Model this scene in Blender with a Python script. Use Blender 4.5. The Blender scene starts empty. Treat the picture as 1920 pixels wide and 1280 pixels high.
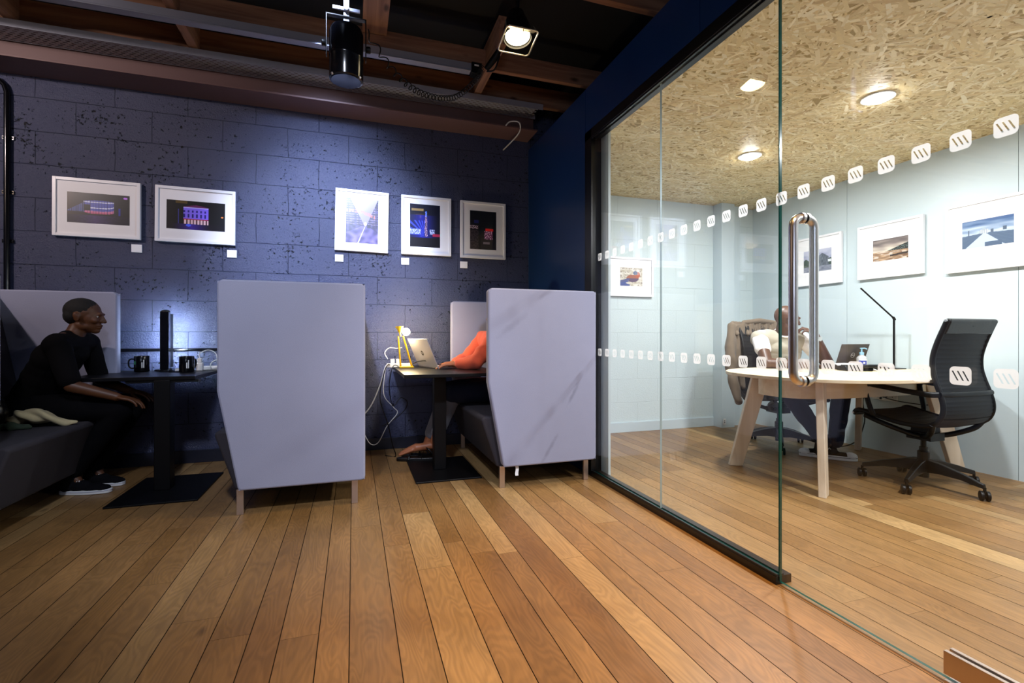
import bpy, bmesh, math, random
from mathutils import Vector, Matrix, noise as mnoise
PI = math.pi
R = math.radians
random.seed(7)
SC = bpy.context.scene
COL = SC.collection

# ------------------------------------------------------------------ camera
F_PX = 905.0
TH = math.atan(297 / 905.0)
cam = bpy.data.cameras.new('camera')
cam.sensor_width = 36.0
cam.lens = F_PX / 1920 * 36.0
cam.shift_y = -10 / 1920.0
cam.clip_start = 0.05
camo = bpy.data.objects.new('camera', cam)
camo.location = (0, 0, 1.0)
camo.rotation_euler = (PI / 2, 0, -TH)
COL.objects.link(camo)
SC.camera = camo

XP = 1.618      # glass partition plane
YW = 4.42       # block wall plane
XR = 4.37       # right wall of meeting room
ZC = 2.455      # meeting room ceiling

# ------------------------------------------------------------------ node helpers
def srgb(h):
    if isinstance(h, str):
        h = [int(h[i:i + 2], 16) / 255 for i in (0, 2, 4)]
    return tuple((c / 12.92 if c <= .04045 else ((c + .055) / 1.055) ** 2.4) for c in h) + (1.0,)

def newmat(name):
    m = bpy.data.materials.new(name)
    m.use_nodes = True
    nt = m.node_tree
    return m, nt, nt.nodes['Principled BSDF']

def N(nt, t, **kw):
    n = nt.nodes.new(t)
    for k, v in kw.items():
        if k.startswith('i_'):
            n.inputs[k[2:].replace('_', ' ')].default_value = v
        else:
            setattr(n, k, v)
    return n

def L(nt, a, b):
    nt.links.new(a, b)

def coords(nt, scale=(1, 1, 1), rot=(0, 0, 0), loc=(0, 0, 0), kind='Object'):
    tc = N(nt, 'ShaderNodeTexCoord')
    mp = N(nt, 'ShaderNodeMapping')
    mp.inputs['Scale'].default_value = scale
    mp.inputs['Rotation'].default_value = rot
    mp.inputs['Location'].default_value = loc
    L(nt, tc.outputs[kind], mp.inputs['Vector'])
    return mp.outputs['Vector']

def plain(name, col, rough=.5, metal=0.0, spec=.5, coat=0.0, var=.12, vscale=6.0, bump=0.0, bscale=200.0, stretch=(1, 1, 1), sheen=0.0):
    m, nt, b = newmat(name)
    col = srgb(col) if isinstance(col, str) else tuple(col) + (1,) * (4 - len(col))
    b.inputs['Roughness'].default_value = rough
    b.inputs['Metallic'].default_value = metal
    b.inputs['Specular IOR Level'].default_value = spec
    b.inputs['Coat Weight'].default_value = coat
    b.inputs['Sheen Weight'].default_value = sheen
    v = coords(nt, stretch)
    nz = N(nt, 'ShaderNodeTexNoise')
    nz.inputs['Scale'].default_value = vscale
    nz.inputs['Detail'].default_value = 5
    L(nt, v, nz.inputs['Vector'])
    mx = N(nt, 'ShaderNodeMix', data_type='RGBA')
    mx.inputs['A'].default_value = tuple(c * (1 - var) for c in col[:3]) + (1,)
    mx.inputs['B'].default_value = tuple(min(1, c * (1 + var)) for c in col[:3]) + (1,)
    L(nt, nz.outputs['Fac'], mx.inputs['Factor'])
    L(nt, mx.outputs['Result'], b.inputs['Base Color'])
    if bump:
        n2 = N(nt, 'ShaderNodeTexNoise')
        n2.inputs['Scale'].default_value = bscale
        n2.inputs['Detail'].default_value = 3
        L(nt, v, n2.inputs['Vector'])
        bp = N(nt, 'ShaderNodeBump')
        bp.inputs['Strength'].default_value = bump
        bp.inputs['Distance'].default_value = .002
        L(nt, n2.outputs['Fac'], bp.inputs['Height'])
        L(nt, bp.outputs['Normal'], b.inputs['Normal'])
    return m

def emit(name, col, strength):
    m, nt, b = newmat(name)
    b.inputs['Base Color'].default_value = tuple(col) + (1,)
    b.inputs['Emission Color'].default_value = tuple(col) + (1,)
    b.inputs['Emission Strength'].default_value = strength
    return m

def fabric(name, col, rough=.9, scale=900, bump=.5, var=.07):
    m, nt, b = newmat(name)
    col = srgb(col)
    b.inputs['Roughness'].default_value = rough
    b.inputs['Sheen Weight'].default_value = .12 if max(col[:3]) > .05 else 0
    if max(col[:3]) < .02: b.inputs['Specular IOR Level'].default_value = .1
    v = coords(nt)
    n1 = N(nt, 'ShaderNodeTexNoise')
    n1.inputs['Scale'].default_value = 260
    n1.inputs['Detail'].default_value = 4
    L(nt, v, n1.inputs['Vector'])
    n2 = N(nt, 'ShaderNodeTexNoise')
    n2.inputs['Scale'].default_value = 2.4
    n2.inputs['Detail'].default_value = 4
    L(nt, v, n2.inputs['Vector'])
    ad = N(nt, 'ShaderNodeMath', operation='ADD')
    L(nt, n1.outputs['Fac'], ad.inputs[0])
    L(nt, n2.outputs['Fac'], ad.inputs[1])
    ml = N(nt, 'ShaderNodeMath', operation='MULTIPLY')
    ml.inputs[1].default_value = .5
    L(nt, ad.outputs[0], ml.inputs[0])
    rp = N(nt, 'ShaderNodeValToRGB')
    rp.color_ramp.elements[0].position = .3
    rp.color_ramp.elements[0].color = tuple(c * (1 - 1.6 * var) for c in col[:3]) + (1,)
    rp.color_ramp.elements[1].position = .7
    rp.color_ramp.elements[1].color = tuple(min(1, c * (1 + 1.6 * var)) for c in col[:3]) + (1,)
    L(nt, ml.outputs[0], rp.inputs['Fac'])
    L(nt, rp.outputs['Color'], b.inputs['Base Color'])
    bp = N(nt, 'ShaderNodeBump')
    bp.inputs['Strength'].default_value = bump
    bp.inputs['Distance'].default_value = .0008
    L(nt, n1.outputs['Fac'], bp.inputs['Height'])
    L(nt, bp.outputs['Normal'], b.inputs['Normal'])
    return m

def attrmat(name, rough=.5, coat=0.0, spec=.5, attr='col'):
    m, nt, b = newmat(name)
    a = N(nt, 'ShaderNodeAttribute', attribute_name=attr)
    L(nt, a.outputs['Color'], b.inputs['Base Color'])
    b.inputs['Roughness'].default_value = rough
    b.inputs['Coat Weight'].default_value = coat
    b.inputs['Coat Roughness'].default_value = .03
    b.inputs['Specular IOR Level'].default_value = spec
    return m

def blockwall(name, col_hi, col_lo, rough, pits, bump=1.0):
    """painted concrete blocks: mortar joints, pits and rough face"""
    m, nt, b = newmat(name)
    tc = N(nt, 'ShaderNodeTexCoord')
    sp = N(nt, 'ShaderNodeSeparateXYZ')
    L(nt, tc.outputs['Object'], sp.inputs[0])
    # wobble of the joints
    nw = N(nt, 'ShaderNodeTexNoise')
    nw.inputs['Scale'].default_value = 5
    nw.inputs['Detail'].default_value = 4
    L(nt, tc.outputs['Object'], nw.inputs['Vector'])
    sn = N(nt, 'ShaderNodeSeparateXYZ')
    L(nt, nw.outputs['Color'], sn.inputs[0])
    def off(src, nsrc, amt, add):
        a = N(nt, 'ShaderNodeMath', operation='MULTIPLY_ADD')
        L(nt, nsrc, a.inputs[0]); a.inputs[1].default_value = amt
        L(nt, src, a.inputs[2])
        c = N(nt, 'ShaderNodeMath', operation='ADD')
        L(nt, a.outputs[0], c.inputs[0]); c.inputs[1].default_value = add
        return c.outputs[0]
    ux = off(sp.outputs['X'], sn.outputs['X'], .02, 5 * .4804 + .03)
    uz = off(sp.outputs['Z'], sn.outputs['Y'], .012, -.306 - .006 + 4 * .243)
    cb = N(nt, 'ShaderNodeCombineXYZ')
    L(nt, ux, cb.inputs['X']); L(nt, uz, cb.inputs['Y'])
    br = N(nt, 'ShaderNodeTexBrick')
    br.offset = .5
    br.inputs['Scale'].default_value = 1
    br.inputs['Brick Width'].default_value = .4804
    br.inputs['Row Height'].default_value = .243
    br.inputs['Mortar Size'].default_value = .003
    br.inputs['Mortar Smooth'].default_value = .7
    br.inputs['Color1'].default_value = (0, 0, 0, 1)
    br.inputs['Color2'].default_value = (1, 1, 1, 1)
    br.inputs['Mortar'].default_value = (.5, .5, .5, 1)
    L(nt, cb.outputs[0], br.inputs['Vector'])
    # fine roller texture
    nf = N(nt, 'ShaderNodeTexNoise')
    nf.inputs['Scale'].default_value = 85
    nf.inputs['Detail'].default_value = 5
    nf.inputs['Roughness'].default_value = .65
    L(nt, tc.outputs['Object'], nf.inputs['Vector'])
    # pits : thresholded noise, clustered by a coarse noise
    npn = N(nt, 'ShaderNodeTexNoise')
    npn.inputs['Scale'].default_value = 40
    npn.inputs['Detail'].default_value = 6
    npn.inputs['Roughness'].default_value = .75
    L(nt, tc.outputs['Object'], npn.inputs['Vector'])
    ncl = N(nt, 'ShaderNodeTexNoise')
    ncl.inputs['Scale'].default_value = 3.2
    ncl.inputs['Detail'].default_value = 3
    L(nt, tc.outputs['Object'], ncl.inputs['Vector'])
    ma = N(nt, 'ShaderNodeMath', operation='MULTIPLY_ADD')
    L(nt, ncl.outputs['Fac'], ma.inputs[0]); ma.inputs[1].default_value = .3
    L(nt, npn.outputs['Fac'], ma.inputs[2])
    pr = N(nt, 'ShaderNodeMapRange')
    pr.inputs['From Min'].default_value = pits
    pr.inputs['From Max'].default_value = pits + .02
    L(nt, ma.outputs[0], pr.inputs['Value'])
    # height
    h = N(nt, 'ShaderNodeMath', operation='MULTIPLY_ADD')      # -mortar
    L(nt, br.outputs['Fac'], h.inputs[0]); h.inputs[1].default_value = -1.0
    h1 = N(nt, 'ShaderNodeMath', operation='MULTIPLY_ADD')
    L(nt, pr.outputs[0], h1.inputs[0]); h1.inputs[1].default_value = -1.2
    h2 = N(nt, 'ShaderNodeMath', operation='MULTIPLY')
    L(nt, nf.outputs['Fac'], h2.inputs[0]); h2.inputs[1].default_value = 1.3
    L(nt, h2.outputs[0], h1.inputs[2]); L(nt, h1.outputs[0], h.inputs[2])
    # each block stands a little proud or shy
    h3 = N(nt, 'ShaderNodeMath', operation='MULTIPLY_ADD')
    bw = N(nt, 'ShaderNodeRGBToBW')
    L(nt, br.outputs['Color'], bw.inputs[0])
    L(nt, bw.outputs[0], h3.inputs[0]); h3.inputs[1].default_value = .25
    L(nt, h.outputs[0], h3.inputs[2])
    bp = N(nt, 'ShaderNodeBump')
    bp.inputs['Strength'].default_value = bump
    bp.inputs['Distance'].default_value = .006
    L(nt, h3.outputs[0], bp.inputs['Height'])
    L(nt, bp.outputs['Normal'], b.inputs['Normal'])
    mx = N(nt, 'ShaderNodeMix', data_type='RGBA')
    mx.inputs['A'].default_value = srgb(col_hi)
    mx.inputs['B'].default_value = srgb(col_lo)
    mxf = N(nt, 'ShaderNodeMath', operation='MULTIPLY_ADD')      # worn joints: paint bridges most of them
    L(nt, br.outputs['Fac'], mxf.inputs[0]); L(nt, ncl.outputs['Fac'], mxf.inputs[1]); L(nt, pr.outputs[0], mxf.inputs[2])
    mxf.use_clamp = True
    L(nt, mxf.outputs[0], mx.inputs['Factor'])
    L(nt, mx.outputs['Result'], b.inputs['Base Color'])
    b.inputs['Roughness'].default_value = rough
    return m

def woodboards(name, tint=1.0):
    """oak floor: per-board random in attribute 'rnd', grain along Y"""
    m, nt, b = newmat(name)
    at = N(nt, 'ShaderNodeAttribute', attribute_name='rnd')
    se = N(nt, 'ShaderNodeSeparateColor')
    L(nt, at.outputs['Color'], se.inputs[0])
    tc = N(nt, 'ShaderNodeTexCoord')
    of = N(nt, 'ShaderNodeVectorMath', operation='MULTIPLY_ADD')
    L(nt, at.outputs['Color'], of.inputs[0]); of.inputs[1].default_value = (13, 29, 7)
    L(nt, tc.outputs['Object'], of.inputs[2])
    def noisy(scale, sc3, det=5, dist=0.0, rough=.55):
        mp = N(nt, 'ShaderNodeMapping'); mp.inputs['Scale'].default_value = sc3
        L(nt, of.outputs[0], mp.inputs['Vector'])
        n = N(nt, 'ShaderNodeTexNoise'); n.inputs['Scale'].default_value = scale
        n.inputs['Detail'].default_value = det; n.inputs['Distortion'].default_value = dist
        n.inputs['Roughness'].default_value = rough
        L(nt, mp.outputs[0], n.inputs['Vector'])
        return n.outputs['Fac']
    blot = noisy(5, (1.2, .45, 1), 3)
    grain = noisy(60, (1.6, .09, 1), 6, .4)
    # cathedral figure: contour lines of a smooth stretched field
    fld = noisy(3.2, (2.2, .5, 1), 2, .3)
    mw = N(nt, 'ShaderNodeMath', operation='MULTIPLY'); mw.inputs[1].default_value = 42
    L(nt, fld, mw.inputs[0])
    fr = N(nt, 'ShaderNodeMath', operation='PINGPONG'); fr.inputs[1].default_value = 1.0
    L(nt, mw.outputs[0], fr.inputs[0])
    # base colour by board
    rp = N(nt, 'ShaderNodeValToRGB')
    e = rp.color_ramp.elements
    cols = ['7b5933', '856339', '8e6c43', '88663d', 'a28256']
    e[0].position = 0; e[0].color = srgb(cols[0])
    e[1].position = 1; e[1].color = srgb(cols[4])
    for i, p in ((1, .25), (2, .55), (3, .8)):
        x = e.new(p); x.color = srgb(cols[i])
    L(nt, se.outputs[0], rp.inputs['Fac'])
    def mul(colsock, fac, lo, hi):
        mr = N(nt, 'ShaderNodeMapRange'); L(nt, fac, mr.inputs['Value'])
        mr.inputs['From Min'].default_value = .25; mr.inputs['From Max'].default_value = .75
        mr.inputs['To Min'].default_value = lo; mr.inputs['To Max'].default_value = hi
        v = N(nt, 'ShaderNodeVectorMath', operation='SCALE')
        L(nt, colsock, v.inputs[0]); L(nt, mr.outputs[0], v.inputs['Scale'])
        return v.outputs[0]
    c = mul(rp.outputs['Color'], blot, .78, 1.2)
    c = mul(c, grain, .86, 1.12)
    c = mul(c, fr.outputs[0], .9, 1.06)
    # knots
    vk = N(nt, 'ShaderNodeTexVoronoi'); vk.inputs['Scale'].default_value = 1.6
    mp = N(nt, 'ShaderNodeMapping'); mp.inputs['Scale'].default_value = (2.2, 1, 1)
    L(nt, of.outputs[0], mp.inputs['Vector']); L(nt, mp.outputs[0], vk.inputs['Vector'])
    kr = N(nt, 'ShaderNodeMapRange'); L(nt, vk.outputs['Distance'], kr.inputs['Value'])
    kr.inputs['From Min'].default_value = .02; kr.inputs['From Max'].default_value = .075
    kr.inputs['To Min'].default_value = .35; kr.inputs['To Max'].default_value = 1
    v = N(nt, 'ShaderNodeVectorMath', operation='SCALE')
    L(nt, c, v.inputs[0]); L(nt, kr.outputs[0], v.inputs['Scale'])
    L(nt, v.outputs[0], b.inputs['Base Color'])
    rr = N(nt, 'ShaderNodeMapRange'); L(nt, blot, rr.inputs['Value'])
    rr.inputs['To Min'].default_value = .32; rr.inputs['To Max'].default_value = .5
    L(nt, rr.outputs[0], b.inputs['Roughness'])
    b.inputs['Specular IOR Level'].default_value = .4
    bp = N(nt, 'ShaderNodeBump'); bp.inputs['Strength'].default_value = .25; bp.inputs['Distance'].default_value = .001
    L(nt, grain, bp.inputs['Height']); L(nt, bp.outputs['Normal'], b.inputs['Normal'])
    return m

def timber(name, c1, c2, along=0, rough=.55, knots=True, scale=1.0, spec=.3):
    m, nt, b = newmat(name)
    s = [14, 14, 14]; s[along] = .9
    v = coords(nt, tuple(x * scale for x in s))
    n = N(nt, 'ShaderNodeTexNoise'); n.inputs['Scale'].default_value = 1.6; n.inputs['Detail'].default_value = 6
    n.inputs['Distortion'].default_value = .8
    L(nt, v, n.inputs['Vector'])
    rp = N(nt, 'ShaderNodeValToRGB')
    rp.color_ramp.elements[0].position = .35; rp.color_ramp.elements[0].color = srgb(c1)
    rp.color_ramp.elements[1].position = .65; rp.color_ramp.elements[1].color = srgb(c2)
    L(nt, n.outputs['Fac'], rp.inputs['Fac'])
    out = rp.outputs['Color']
    if knots:
        s = [7, 7, 7]; s[along] = 3.0
        v2 = coords(nt, tuple(s))
        vk = N(nt, 'ShaderNodeTexVoronoi'); vk.inputs['Scale'].default_value = 1.0
        L(nt, v2, vk.inputs['Vector'])
        kr = N(nt, 'ShaderNodeMapRange'); L(nt, vk.outputs['Distance'], kr.inputs['Value'])
        kr.inputs['From Min'].default_value = .06; kr.inputs['From Max'].default_value = .16
        kr.inputs['To Min'].default_value = .25; kr.inputs['To Max'].default_value = 1
        sc = N(nt, 'ShaderNodeVectorMath', operation='SCALE')
        L(nt, out, sc.inputs[0]); L(nt, kr.outputs[0], sc.inputs['Scale'])
        out = sc.outputs[0]
    L(nt, out, b.inputs['Base Color'])
    b.inputs['Roughness'].default_value = rough
    b.inputs['Specular IOR Level'].default_value = spec
    return m

def glassmat(name, tint=(.975, .99, .99), ior=1.5, refl=1.0):
    """clear sheet: fresnel mirror over tinted clear"""
    m = bpy.data.materials.new(name); m.use_nodes = True
    nt = m.node_tree; nt.nodes.clear()
    o = N(nt, 'ShaderNodeOutputMaterial')
    tr = N(nt, 'ShaderNodeBsdfTransparent'); tr.inputs[0].default_value = tint + (1,)
    gl = N(nt, 'ShaderNodeBsdfGlossy'); gl.inputs['Roughness'].default_value = .0
    gl.inputs[0].default_value = (refl, refl, refl, 1)
    fr = N(nt, 'ShaderNodeFresnel')
    ge = N(nt, 'ShaderNodeNewGeometry')      # same mirror strength on the way in and out
    mr = N(nt, 'ShaderNodeMapRange'); mr.inputs['To Min'].default_value = ior; mr.inputs['To Max'].default_value = 1 / ior
    L(nt, ge.outputs['Backfacing'], mr.inputs['Value']); L(nt, mr.outputs[0], fr.inputs['IOR'])
    mx = N(nt, 'ShaderNodeMixShader')
    L(nt, fr.outputs[0], mx.inputs[0]); L(nt, tr.outputs[0], mx.inputs[1]); L(nt, gl.outputs[0], mx.inputs[2])
    L(nt, mx.outputs[0], o.inputs['Surface'])
    return m

# ------------------------------------------------------------------ objects
def tag(o, label=None, cat=None, group=None, kind=None):
    if label: o['label'] = label
    if cat: o['category'] = cat
    if group: o['group'] = group
    if kind: o['kind'] = kind
    return o

def empty(name, loc, label, cat, group=None, rotz=0.0):
    o = bpy.data.objects.new(name, None)
    o.empty_display_size = .1
    o.location = loc
    o.rotation_euler = (0, 0, rotz)
    COL.objects.link(o)
    return tag(o, label, cat, group)

def setparent(o, p):
    """parent o (built in world space) to p, walking up for empties and meshes alike"""
    if p is None: return
    o.parent = p
    mw = Matrix.Identity(4)
    chain = []
    q = p
    while q is not None:
        chain.append(q); q = q.parent
    for q in reversed(chain):
        mw = mw @ q.matrix_parent_inverse @ q.matrix_basis if q.parent else q.matrix_basis.copy()
    o.matrix_parent_inverse = mw.inverted()

def linkmesh(name, me, mats, parent=None, smooth=None, bevel=0.0, bseg=2, local=False):
    o = bpy.data.objects.new(name, me)
    COL.objects.link(o)
    for m in (mats if isinstance(mats, (list, tuple)) else [mats]):
        me.materials.append(m)
    if smooth is not None:
        me.shade_smooth()
        if smooth < 180: me.set_sharp_from_angle(angle=R(smooth))
    if bevel:
        b = o.modifiers.new('bevel', 'BEVEL'); b.width = bevel; b.segments = bseg
        b.limit_method = 'ANGLE'; b.angle_limit = R(40); b.harden_normals = False
        if smooth is None:
            me.shade_smooth()
            me.set_sharp_from_angle(angle=R(60))
            w = o.modifiers.new('wn', 'WEIGHTED_NORMAL'); w.keep_sharp = True
    if parent is not None:
        if local: o.parent = parent
        else: setparent(o, parent)
    return o

class MB:
    def __init__(s): s.v = []; s.f = []; s.mi = []
    def add(s, vs, fs, mi=0):
        k = len(s.v); s.v += [tuple(v) for v in vs]
        s.f += [tuple(i + k for i in f) for f in fs]; s.mi += [mi] * len(fs); return s
    def box(s, a, b, mi=0, M=None):
        (x0, y0, z0), (x1, y1, z1) = a, b
        vs = [Vector(p) for p in ((x0, y0, z0), (x1, y0, z0), (x1, y1, z0), (x0, y1, z0), (x0, y0, z1), (x1, y0, z1), (x1, y1, z1), (x0, y1, z1))]
        if M: vs = [M @ v for v in vs]
        return s.add(vs, [(0, 3, 2, 1), (4, 5, 6, 7), (0, 1, 5, 4), (1, 2, 6, 5), (2, 3, 7, 6), (3, 0, 4, 7)], mi)
    def cbox(s, c, size, mi=0, M=None):
        h = [x / 2 for x in size]
        T = Matrix.Translation(c) @ (M if M else Matrix.Identity(4))
        return s.box((-h[0], -h[1], -h[2]), (h[0], h[1], h[2]), mi, T)
    def prism(s, poly, axis, a, b, mi=0, M=None):
        """poly in the two other axes (in xyz order), extruded along axis from a to b"""
        n = len(poly); vs = []
        for t in (a, b):
            for p in poly:
                q = list(p); q.insert(axis, t); vs.append(Vector(q))
        if M: vs = [M @ v for v in vs]
        fs = [tuple(range(n)), tuple(range(2 * n - 1, n - 1, -1))] + [(i, i + n, (i + 1) % n + n, (i + 1) % n) for i in range(n)]
        return s.add(vs, fs, mi)
    def tube(s, pts, r, seg=10, closed=False, cap=True, mi=0, flat=1.0):
        pts = [Vector(p) for p in pts]; n = len(pts)
        rs = r if isinstance(r, (list, tuple)) else [r] * n
        tang = []
        for i in range(n):
            a = pts[(i - 1) % n] if (closed or i > 0) else pts[i]
            b = pts[(i + 1) % n] if (closed or i < n - 1) else pts[i]
            t = (b - a)
            tang.append(t.normalized() if t.length > 1e-9 else Vector((0, 0, 1)))
        up = Vector((0, 0, 1)) if abs(tang[0].z) < .9 else Vector((1, 0, 0))
        nrm = (up - tang[0] * up.dot(tang[0])).normalized()
        vs = []
        for i in range(n):
            nrm = (nrm - tang[i] * nrm.dot(tang[i]))
            nrm = nrm.normalized() if nrm.length > 1e-6 else tang[i].orthogonal().normalized()
            bi = tang[i].cross(nrm)
            for k in range(seg):
                a = 2 * PI * k / seg
                vs.append(pts[i] + nrm * math.cos(a) * rs[i] * flat + bi * math.sin(a) * rs[i])
        fs = []
        for i in range(n if closed else n - 1):
            j = (i + 1) % n
            for k in range(seg):
                l = (k + 1) % seg
                fs.append((i * seg + k, i * seg + l, j * seg + l, j * seg + k))
        if cap and not closed:
            fs.append(tuple(range(seg - 1, -1, -1))); fs.append(tuple((n - 1) * seg + k for k in range(seg)))
        return s.add(vs, fs, mi)
    def lathe(s, prof, c=(0, 0, 0), seg=24, mi=0, M=None, cap=True):
        n = len(prof); vs = []
        for r, z in prof:
            for k in range(seg):
                a = 2 * PI * k / seg
                vs.append(Vector((r * math.cos(a), r * math.sin(a), z)))
        if M: vs = [M @ v for v in vs]
        vs = [v + Vector(c) for v in vs]
        fs = [(i * seg + k, i * seg + (k + 1) % seg, (i + 1) * seg + (k + 1) % seg, (i + 1) * seg + k) for i in range(n - 1) for k in range(seg)]
        if cap:
            fs.append(tuple(range(seg - 1, -1, -1))); fs.append(tuple((n - 1) * seg + k for k in range(seg)))
        return s.add(vs, fs, mi)
    def sphere(s, c, r, seg=16, mi=0, M=None):
        rr = r if isinstance(r, (list, tuple)) else (r, r, r)
        prof = [(math.sin(PI * i / 12), -math.cos(PI * i / 12)) for i in range(13)]
        prof[0] = (.001, -1); prof[-1] = (.001, 1)
        S = Matrix.Diagonal((rr[0], rr[1], rr[2], 1))
        return s.lathe(prof, c, seg, mi, (M @ S) if M else S)
    def mesh(s, name):
        me = bpy.data.meshes.new(name)
        me.from_pydata(s.v, [], s.f)
        for p, mi in zip(me.polygons, s.mi): p.material_index = mi
        bm = bmesh.new(); bm.from_mesh(me)
        bmesh.ops.recalc_face_normals(bm, faces=bm.faces)
        bm.to_mesh(me); bm.free()
        me.update(); return me
    def build(s, name, mats, parent=None, **kw):
        return linkmesh(name, s.mesh(name), mats, parent, **kw)

def arc(c, r, a0, a1, n, plane='xz'):
    out = []
    for i in range(n + 1):
        a = a0 + (a1 - a0) * i / n
        u, v = r * math.cos(a), r * math.sin(a)
        out.append((c[0] + u, c[1], c[2] + v) if plane == 'xz' else (c[0] + u, c[1] + v, c[2]) if plane == 'xy' else (c[0], c[1] + u, c[2] + v))
    return out

def spline(pts, n=8):
    """Catmull-Rom through points"""
    P = [Vector(p) for p in pts]; out = []
    for i in range(len(P) - 1):
        p0 = P[i - 1] if i else P[0] * 2 - P[1]
        p1, p2 = P[i], P[i + 1]
        p3 = P[i + 2] if i + 2 < len(P) else P[-1] * 2 - P[-2]
        for k in range(n):
            t = k / n
            out.append(.5 * ((2 * p1) + (-p0 + p2) * t + (2 * p0 - 5 * p1 + 4 * p2 - p3) * t * t + (-p0 + 3 * p1 - 3 * p2 + p3) * t ** 3))
    out.append(P[-1]); return out

def kids(o): return [c for c in bpy.data.objects if c.parent is o]
def copy_tree(o, parent=None):
    c = o.copy(); COL.objects.link(c)
    if parent is not None:
        c.parent = parent; c.matrix_parent_inverse = o.matrix_parent_inverse
    for ch in kids(o):
        if ch is not c: copy_tree(ch, c)
    return c

WORK = bpy.data.scenes.new('work')      # scratch scene where the organic surfaces are fused
def _unit(seg, rings):
    vs = [(0, 0, -1)]
    for i in range(1, rings):
        a = PI * i / rings
        vs += [(math.sin(a) * math.cos(2 * PI * k / seg), math.sin(a) * math.sin(2 * PI * k / seg), -math.cos(a)) for k in range(seg)]
    vs.append((0, 0, 1)); fs = [(0, 1 + (k + 1) % seg, 1 + k) for k in range(seg)]
    for i in range(rings - 2):
        o = 1 + i * seg
        fs += [(o + k, o + (k + 1) % seg, o + seg + (k + 1) % seg, o + seg + k) for k in range(seg)]
    o = 1 + (rings - 2) * seg; t = len(vs) - 1
    fs += [(o + k, o + (k + 1) % seg, t) for k in range(seg)]
    return [Vector(v) for v in vs], fs
UNIT = _unit(20, 12)
class Blob:
    """organic body: capsules and ellipsoids fused by voxel remesh into one continuous surface"""
    def __init__(s): s.mb = MB()
    def ell(s, c, r, M=None, seg=20):
        r = r if isinstance(r, (tuple, list)) else (r, r, r)
        T = Matrix.Translation(c) @ (M.to_4x4() if M else Matrix.Identity(4)) @ Matrix.Diagonal((r[0], r[1], r[2], 1))
        s.mb.add([T @ v for v in UNIT[0]], UNIT[1]); return s
    def cap(s, a, b, ra, rb=None, flat=None, steps=None):
        rb = ra if rb is None else rb
        a, b = Vector(a), Vector(b); d = b - a
        s.ell(a, ra); s.ell(b, rb)
        if d.length > 1e-6: s.mb.tube([a, b], [ra, rb], 20)
        return s
    def chain(s, pts, rs):
        for i in range(len(pts) - 1): s.cap(pts[i], pts[i + 1], rs[i], rs[i + 1])
        return s
    def build(s, name, mats, parent=None, voxel=.006, smooth=6, disp=None):
        me = s.mb.mesh(name + '_raw')
        o = bpy.data.objects.new(name + '_tmp', me); WORK.collection.objects.link(o)
        r = o.modifiers.new('r', 'REMESH'); r.mode = 'VOXEL'; r.voxel_size = voxel
        if smooth:
            m = o.modifiers.new('s', 'SMOOTH'); m.factor = .5; m.iterations = smooth
        with bpy.context.temp_override(scene=WORK, view_layer=WORK.view_layers[0]):
            dg = bpy.context.evaluated_depsgraph_get(); dg.update()
            m2 = bpy.data.meshes.new_from_object(o.evaluated_get(dg))
        m2.name = name
        bpy.data.objects.remove(o); bpy.data.meshes.remove(me)
        if disp:
            m2.update()
            nrm = [v.normal.copy() for v in m2.vertices]
            for v, nn in zip(m2.vertices, nrm):
                v.co += nn * disp(v.co)
            m2.update()
        m2.materials.clear()
        return linkmesh(name, m2, mats, parent, smooth=180)

def grid_print(name, origin, ux, uz, nu, nv, fn, matl, parent, thick=None):
    """flat printed sheet with a coloured vertex grid; fn(u,v)->rgb srgb 0..1, v up"""
    o = Vector(origin); ux = Vector(ux); uz = Vector(uz)
    vs = [o + ux * (i / nu) + uz * (j / nv) for j in range(nv + 1) for i in range(nu + 1)]
    fs = [(j * (nu + 1) + i, j * (nu + 1) + i + 1, (j + 1) * (nu + 1) + i + 1, (j + 1) * (nu + 1) + i) for j in range(nv) for i in range(nu)]
    me = bpy.data.meshes.new(name); me.from_pydata([tuple(v) for v in vs], [], fs)
    at = me.color_attributes.new('col', 'FLOAT_COLOR', 'POINT')
    for j in range(nv + 1):
        for i in range(nu + 1):
            c = srgb(tuple(max(0, min(1, x)) for x in fn(i / nu, j / nv)))
            at.data[j * (nu + 1) + i].color = c
    return linkmesh(name, me, matl, parent)
# ------------------------------------------------------------------ materials
def milky(name):
    m, nt, b = newmat(name)
    b.inputs['Base Color'].default_value = (.86, .88, .9, 1); b.inputs['Roughness'].default_value = .15
    b.inputs['Alpha'].default_value = .55
    return m
M = {}
M['darkblock'] = blockwall('painted dark blocks', '3a3f5a', '08090f', .27, .772, 1.0)
M['paleblock'] = blockwall('painted pale blocks', 'ccdadc', 'b2c1c3', .5, .86, .5)
M['pale'] = plain('pale green grey paint', 'c3d1d6', .38, var=.02, vscale=2, spec=.45)
M['navy'] = plain('navy laminate', '0f2f5e', .32, var=.05, vscale=2, spec=.4)
M['blackframe'] = plain('black anodised frame', '08090c', .3, var=.05)
M['oak'] = woodboards('oak floor boards')
M['darkpaint'] = plain('dark wall paint', '1d1f2c', .35, var=.05)
M['gap'] = plain('dark floor gap', '1e1208', .9, var=.05)
M['blackceil'] = plain('black soffit', '060404', .8, var=.2)
M['pine'] = timber('pine joist', '7d5742', 'a3765a', 0)
M['piney'] = timber('pine joist along', '7d5a48', 'a47a60', 1)
M['steelbrown'] = plain('brown painted steel', '6b504d', .5, var=.08, vscale=4)
M['galv'] = plain('galvanised steel', 'a0a3b0', .4, metal=.2, var=.1, vscale=20)
M['alu'] = plain('aluminium rail', '9598a6', .4, metal=.3, var=.04)
M['blackmetal'] = plain('black metal', '060608', .45, spec=.25, var=.1)
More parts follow.
